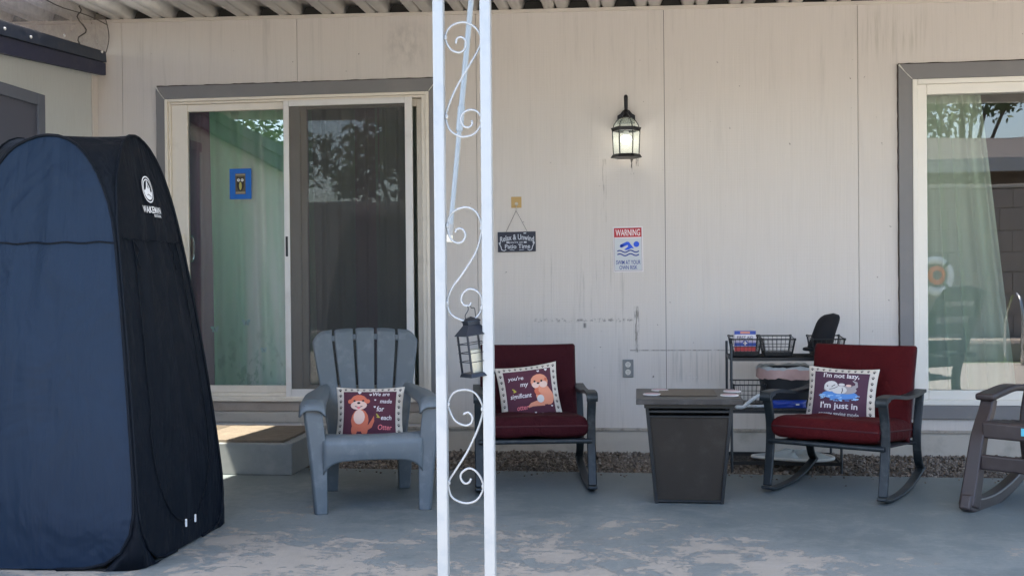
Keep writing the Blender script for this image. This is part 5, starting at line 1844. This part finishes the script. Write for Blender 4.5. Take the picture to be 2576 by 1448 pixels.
MB().box(-13 * k, 13 * k, -.0025, 0, -14 * k, 14 * k).build('pad', mat('yellowed_pad', (.48, .31, .10), .4, var=.12, vscale=30), hk, bevel=.002)
MB().lathe([(0, 0), (4.5 * k, 0), (4 * k, .004), (0, .005)], 14).build('boss', mat('clear_grey_plastic', (.55, .50, .42), .3), hk, smooth=True)
o = [q for q in hk.children if q.name.startswith('boss')][0]
o.rotation_euler = (R(90), 0, 0)
o.location = (0, -.0028, -4 * k)
MB().tube(catmull([(0, -.006, -4 * k), (0, -.010, -9 * k), (0, -.013, -17 * k), (0, -.019, -20 * k), (0, -.022, -16 * k)], 5), .0018, 6).build('hook_wire', MATS['clear_grey_plastic'], hk, smooth='all')

# wall lantern, lit
lc = wp(1575, 330, -.13)
k = (lc - CAM).dot(fwd) / F_PX
L = thing('wall_lantern', (lc.x, -.001, lc.z), 0, 'black six-sided wall lantern with lit white bulb', 'lantern')
LB = mat('black_lantern_iron', (.008, .008, .010), .42, .3, bump=.2, bscale=60)
yc = -.135                                            # axis of the lamp body away from the wall
zpx = lambda py: (330 - py) * k
# wall plate
mb = MB()
pts = [(-22, 284), (-22, 305), (22, 305), (22, 284), (15, 280), (8, 271), (0, 268), (-8, 271), (-15, 280)]
mb.prism([(a * k * 1.03, zpx(b)) for a, b in pts], lambda a, b, s: (a, -.001 - .018 * s, b))
mb.build('wall_plate', LB, L, bevel=.003)
MB().tube(catmull([(0, -.015, zpx(284)), (0, -.05, zpx(274)), (0, -.09, zpx(256)), (0, -.118, zpx(244)), (0, -.134, zpx(246)), (0, yc, zpx(262)), (0, yc, zpx(280))], 6), .0085, 8, rs=[.0135 - .003 * abs(i - 18) / 18 for i in range(37)]).build('scroll_arm', LB, L, smooth='all')
MB().lathe([(0, zpx(274)), (4 * k, zpx(275)), (7.5 * k, zpx(281)), (5 * k, zpx(286)), (8.5 * k, zpx(291)), (10 * k, zpx(296)), (0, zpx(297))][::-1], 14, (0, yc, 0)).build('finial', LB, L, smooth=True)
HX = [math.pi / 6 + i * math.pi / 3 for i in range(6)]
def hexring(r, z):
    return [Vector((r * math.cos(a + math.pi / 6), yc + r * math.sin(a + math.pi / 6), z)) for a in HX]
dome = [(9, 296), (16, 298.5), (24, 305), (30, 314), (33, 323)]
for i in range(6):
    MB().tube([hexring(r * k, zpx(z))[i] for r, z in dome], .0026, 6).build('dome_rib', LB, L, smooth='all')
    mb = MB()
    vs = []
    for r, z in dome:
        q = hexring(r * k * .97, zpx(z))
        vs += [q[i], q[(i + 1) % 6]]
    mb.add(vs, [(2 * j, 2 * j + 1, 2 * j + 3, 2 * j + 2) for j in range(4)]).build('dome_pane', LAMPGLASS, L, fix=False)
def hexprism(r0, z0, r1, z1, name, m, bev=.0015):
    a, b = hexring(r0, z0), hexring(r1, z1)
    mb = MB()
    mb.add(a + b, [tuple(reversed(range(6))), tuple(range(6, 12))] + [(i, (i + 1) % 6, 6 + (i + 1) % 6, 6 + i) for i in range(6)])
    return mb.build(name, m, L, bevel=bev)
def hexband(r0, z0, r1, z1, ri, name):
    a, b, c, d_ = hexring(r0, z0), hexring(r1, z1), hexring(ri, z1), hexring(ri, z0)
    mb = MB()
    fs = []
    for i in range(6):
        j = (i + 1) % 6
        fs += [(i, j, 6 + j, 6 + i), (6 + i, 6 + j, 12 + j, 12 + i), (12 + i, 12 + j, 18 + j, 18 + i), (18 + i, 18 + j, j, i)]
    return mb.add(a + b + c + d_, fs).build(name, LB, L, bevel=.0012)
hexband(35 * k, zpx(331), 38.5 * k, zpx(322), 30 * k, 'upper_band')
hexprism(40 * k, zpx(397), 34 * k, zpx(388.5), 'bottom_plate', LB)
for i in range(6):
    a, b = hexring(32 * k, zpx(388)), hexring(34.5 * k, zpx(329))
    MB().tube([a[i], b[i]], .0032, 6).build('corner_bar', LB, L)
    a, b = hexring(31.5 * k, zpx(388)), hexring(34 * k, zpx(330))
    MB().add([a[i], a[(i + 1) % 6], b[(i + 1) % 6], b[i]], [(0, 1, 2, 3)]).build('glass_pane', LAMPGLASS, L, fix=False)
MB().lathe([(0, zpx(330)), (6 * k, zpx(330)), (6.5 * k, zpx(343)), (0, zpx(343))][::-1], 14, (0, yc, 0)).build('lamp_socket', mat('grey_socket', (.35, .35, .33), .5), L, smooth=True)
bm_ = bpy.data.materials.new('lit_bulb')
bm_.use_nodes = True
NB = NT(bm_)
NB.b.inputs['Emission Color'].default_value = (1, .97, .88, 1)
NB.b.inputs['Emission Strength'].default_value = 3.5
MB().lathe([(0, zpx(363)), (6 * k, zpx(362)), (11 * k, zpx(358)), (13 * k, zpx(352)), (12.5 * k, zpx(346)), (8 * k, zpx(342)), (0, zpx(341.5))], 18, (0, yc, 0)).build('bulb', bm_, L, smooth=True)

# ------------------------------------------------------------------ brown resin rocking chair at the right edge
BR_ = mat('brown_resin', (.034, .024, .024), .45, var=.15, vscale=6, bump=.1, bscale=80, bdist=.001, dirt=(.14, .12, .12), dirtamt=.25)
bf = gp(2444, 1283)
rzb = R(-39)
br = thing('resin_rocking_chair', (bf.x, bf.y, 0), rzb, 'dark brown plastic rocking chair cut off by the right edge', 'rocking chair')
WB = .60                                              # width between side frames, origin at the left front foot
for x in (0, WB):
    s = 1 if x == 0 else -1
    MB().bar(catmull([(x, -0.027, .02), (x + .004 * s, 0.016, .16), (x + .01 * s, 0.068, .34), (x + .012 * s, 0.160, 0.472), (x + .012 * s, 0.187, 0.527)], 6), (1, 0, 0), [.075 - .014 * i / 24 for i in range(25)], [.085 - .030 * math.sin(i / 24 * 2.2) for i in range(25)]).build('front_leg', BR_, br, bevel=.014, seg=3, smooth=True)
    MB().bar(catmull([(x, -0.074, .055), (x, 0.000, .028), (x, 0.189, .020), (x, 0.405, .050), (x, 0.621, .115), (x, 0.783, .19)], 6), (1, 0, 0), .056, [.075 - .02 * i / 30 for i in range(31)]).build('rocker', BR_, br, bevel=.012, seg=3, smooth=True)
    MB().bar(catmull([(x + .012 * s, 0.126, 0.534), (x + .012 * s, 0.261, 0.547), (x + .015 * s, 0.432, .560), (x + .03 * s, 0.621, .545), (x + .04 * s, 0.810, .55)], 6), (1, 0, 0), [.095 - .02 * i / 24 for i in range(25)], .034).build('arm', BR_, br, bevel=.012, seg=3, smooth=True)
    MB().bar(catmull([(x + .02 * s, 0.675, .14), (x + .02 * s, 0.634, .35), (x + .03 * s, 0.702, .58), (x + .05 * s, 0.810, .80), (x + .07 * s, 0.891, .97)], 6), (1, 0, 0), .062, .05).build('back_post', BR_, br, bevel=.012, seg=3, smooth=True)
for y, z, h in ((.060, .385, .078), (.030, .235, .074)):
    MB().box(.03, WB - .03, y - .012, y + .014, z - h / 2, z + h / 2).build('front_rail', BR_, br, bevel=.010, seg=3)
MB().box(.03, WB - .03, .62, .65, .20, .26).build('rear_rail', BR_, br, bevel=.008)
for i in range(5):
    y = .08 + i * .115
    MB().box(.03, WB - .03, y, y + .102, .405 - .012 * i, .425 - .012 * i).build('seat_slat', BR_, br, bevel=.006)
for i in range(4):
    z = .50 + i * .125
    y = .69 + (z - .5) * .42
    o = MB().box(.05, WB - .05, -.010, .010, -.042, .042).build('back_slat', BR_, br, bevel=.008)
    o.location = (0, y, z)
    o.rotation_euler = (R(-23), 0, 0)
def crest(u, v):
    x = .05 + (WB - .10) * u
    z = .955 + (.07 + .04 * math.sin(math.pi * u)) * v
    return (x, .875 + .05 * v - .02 * math.sin(math.pi * u), z)
MB().grid(16, 6, crest).build('back_crest', BR_, br, smooth='all', solid=.022)
st = MB().box(-.02, .055, -.001, 0, -.018, .018).build('blue_sticker', mat('pale_blue_sticker', (.10, .52, .68), .4), br)
st.location = (.235, .0465, .392)
tag(st, 'pale blue sticker on the front rail')
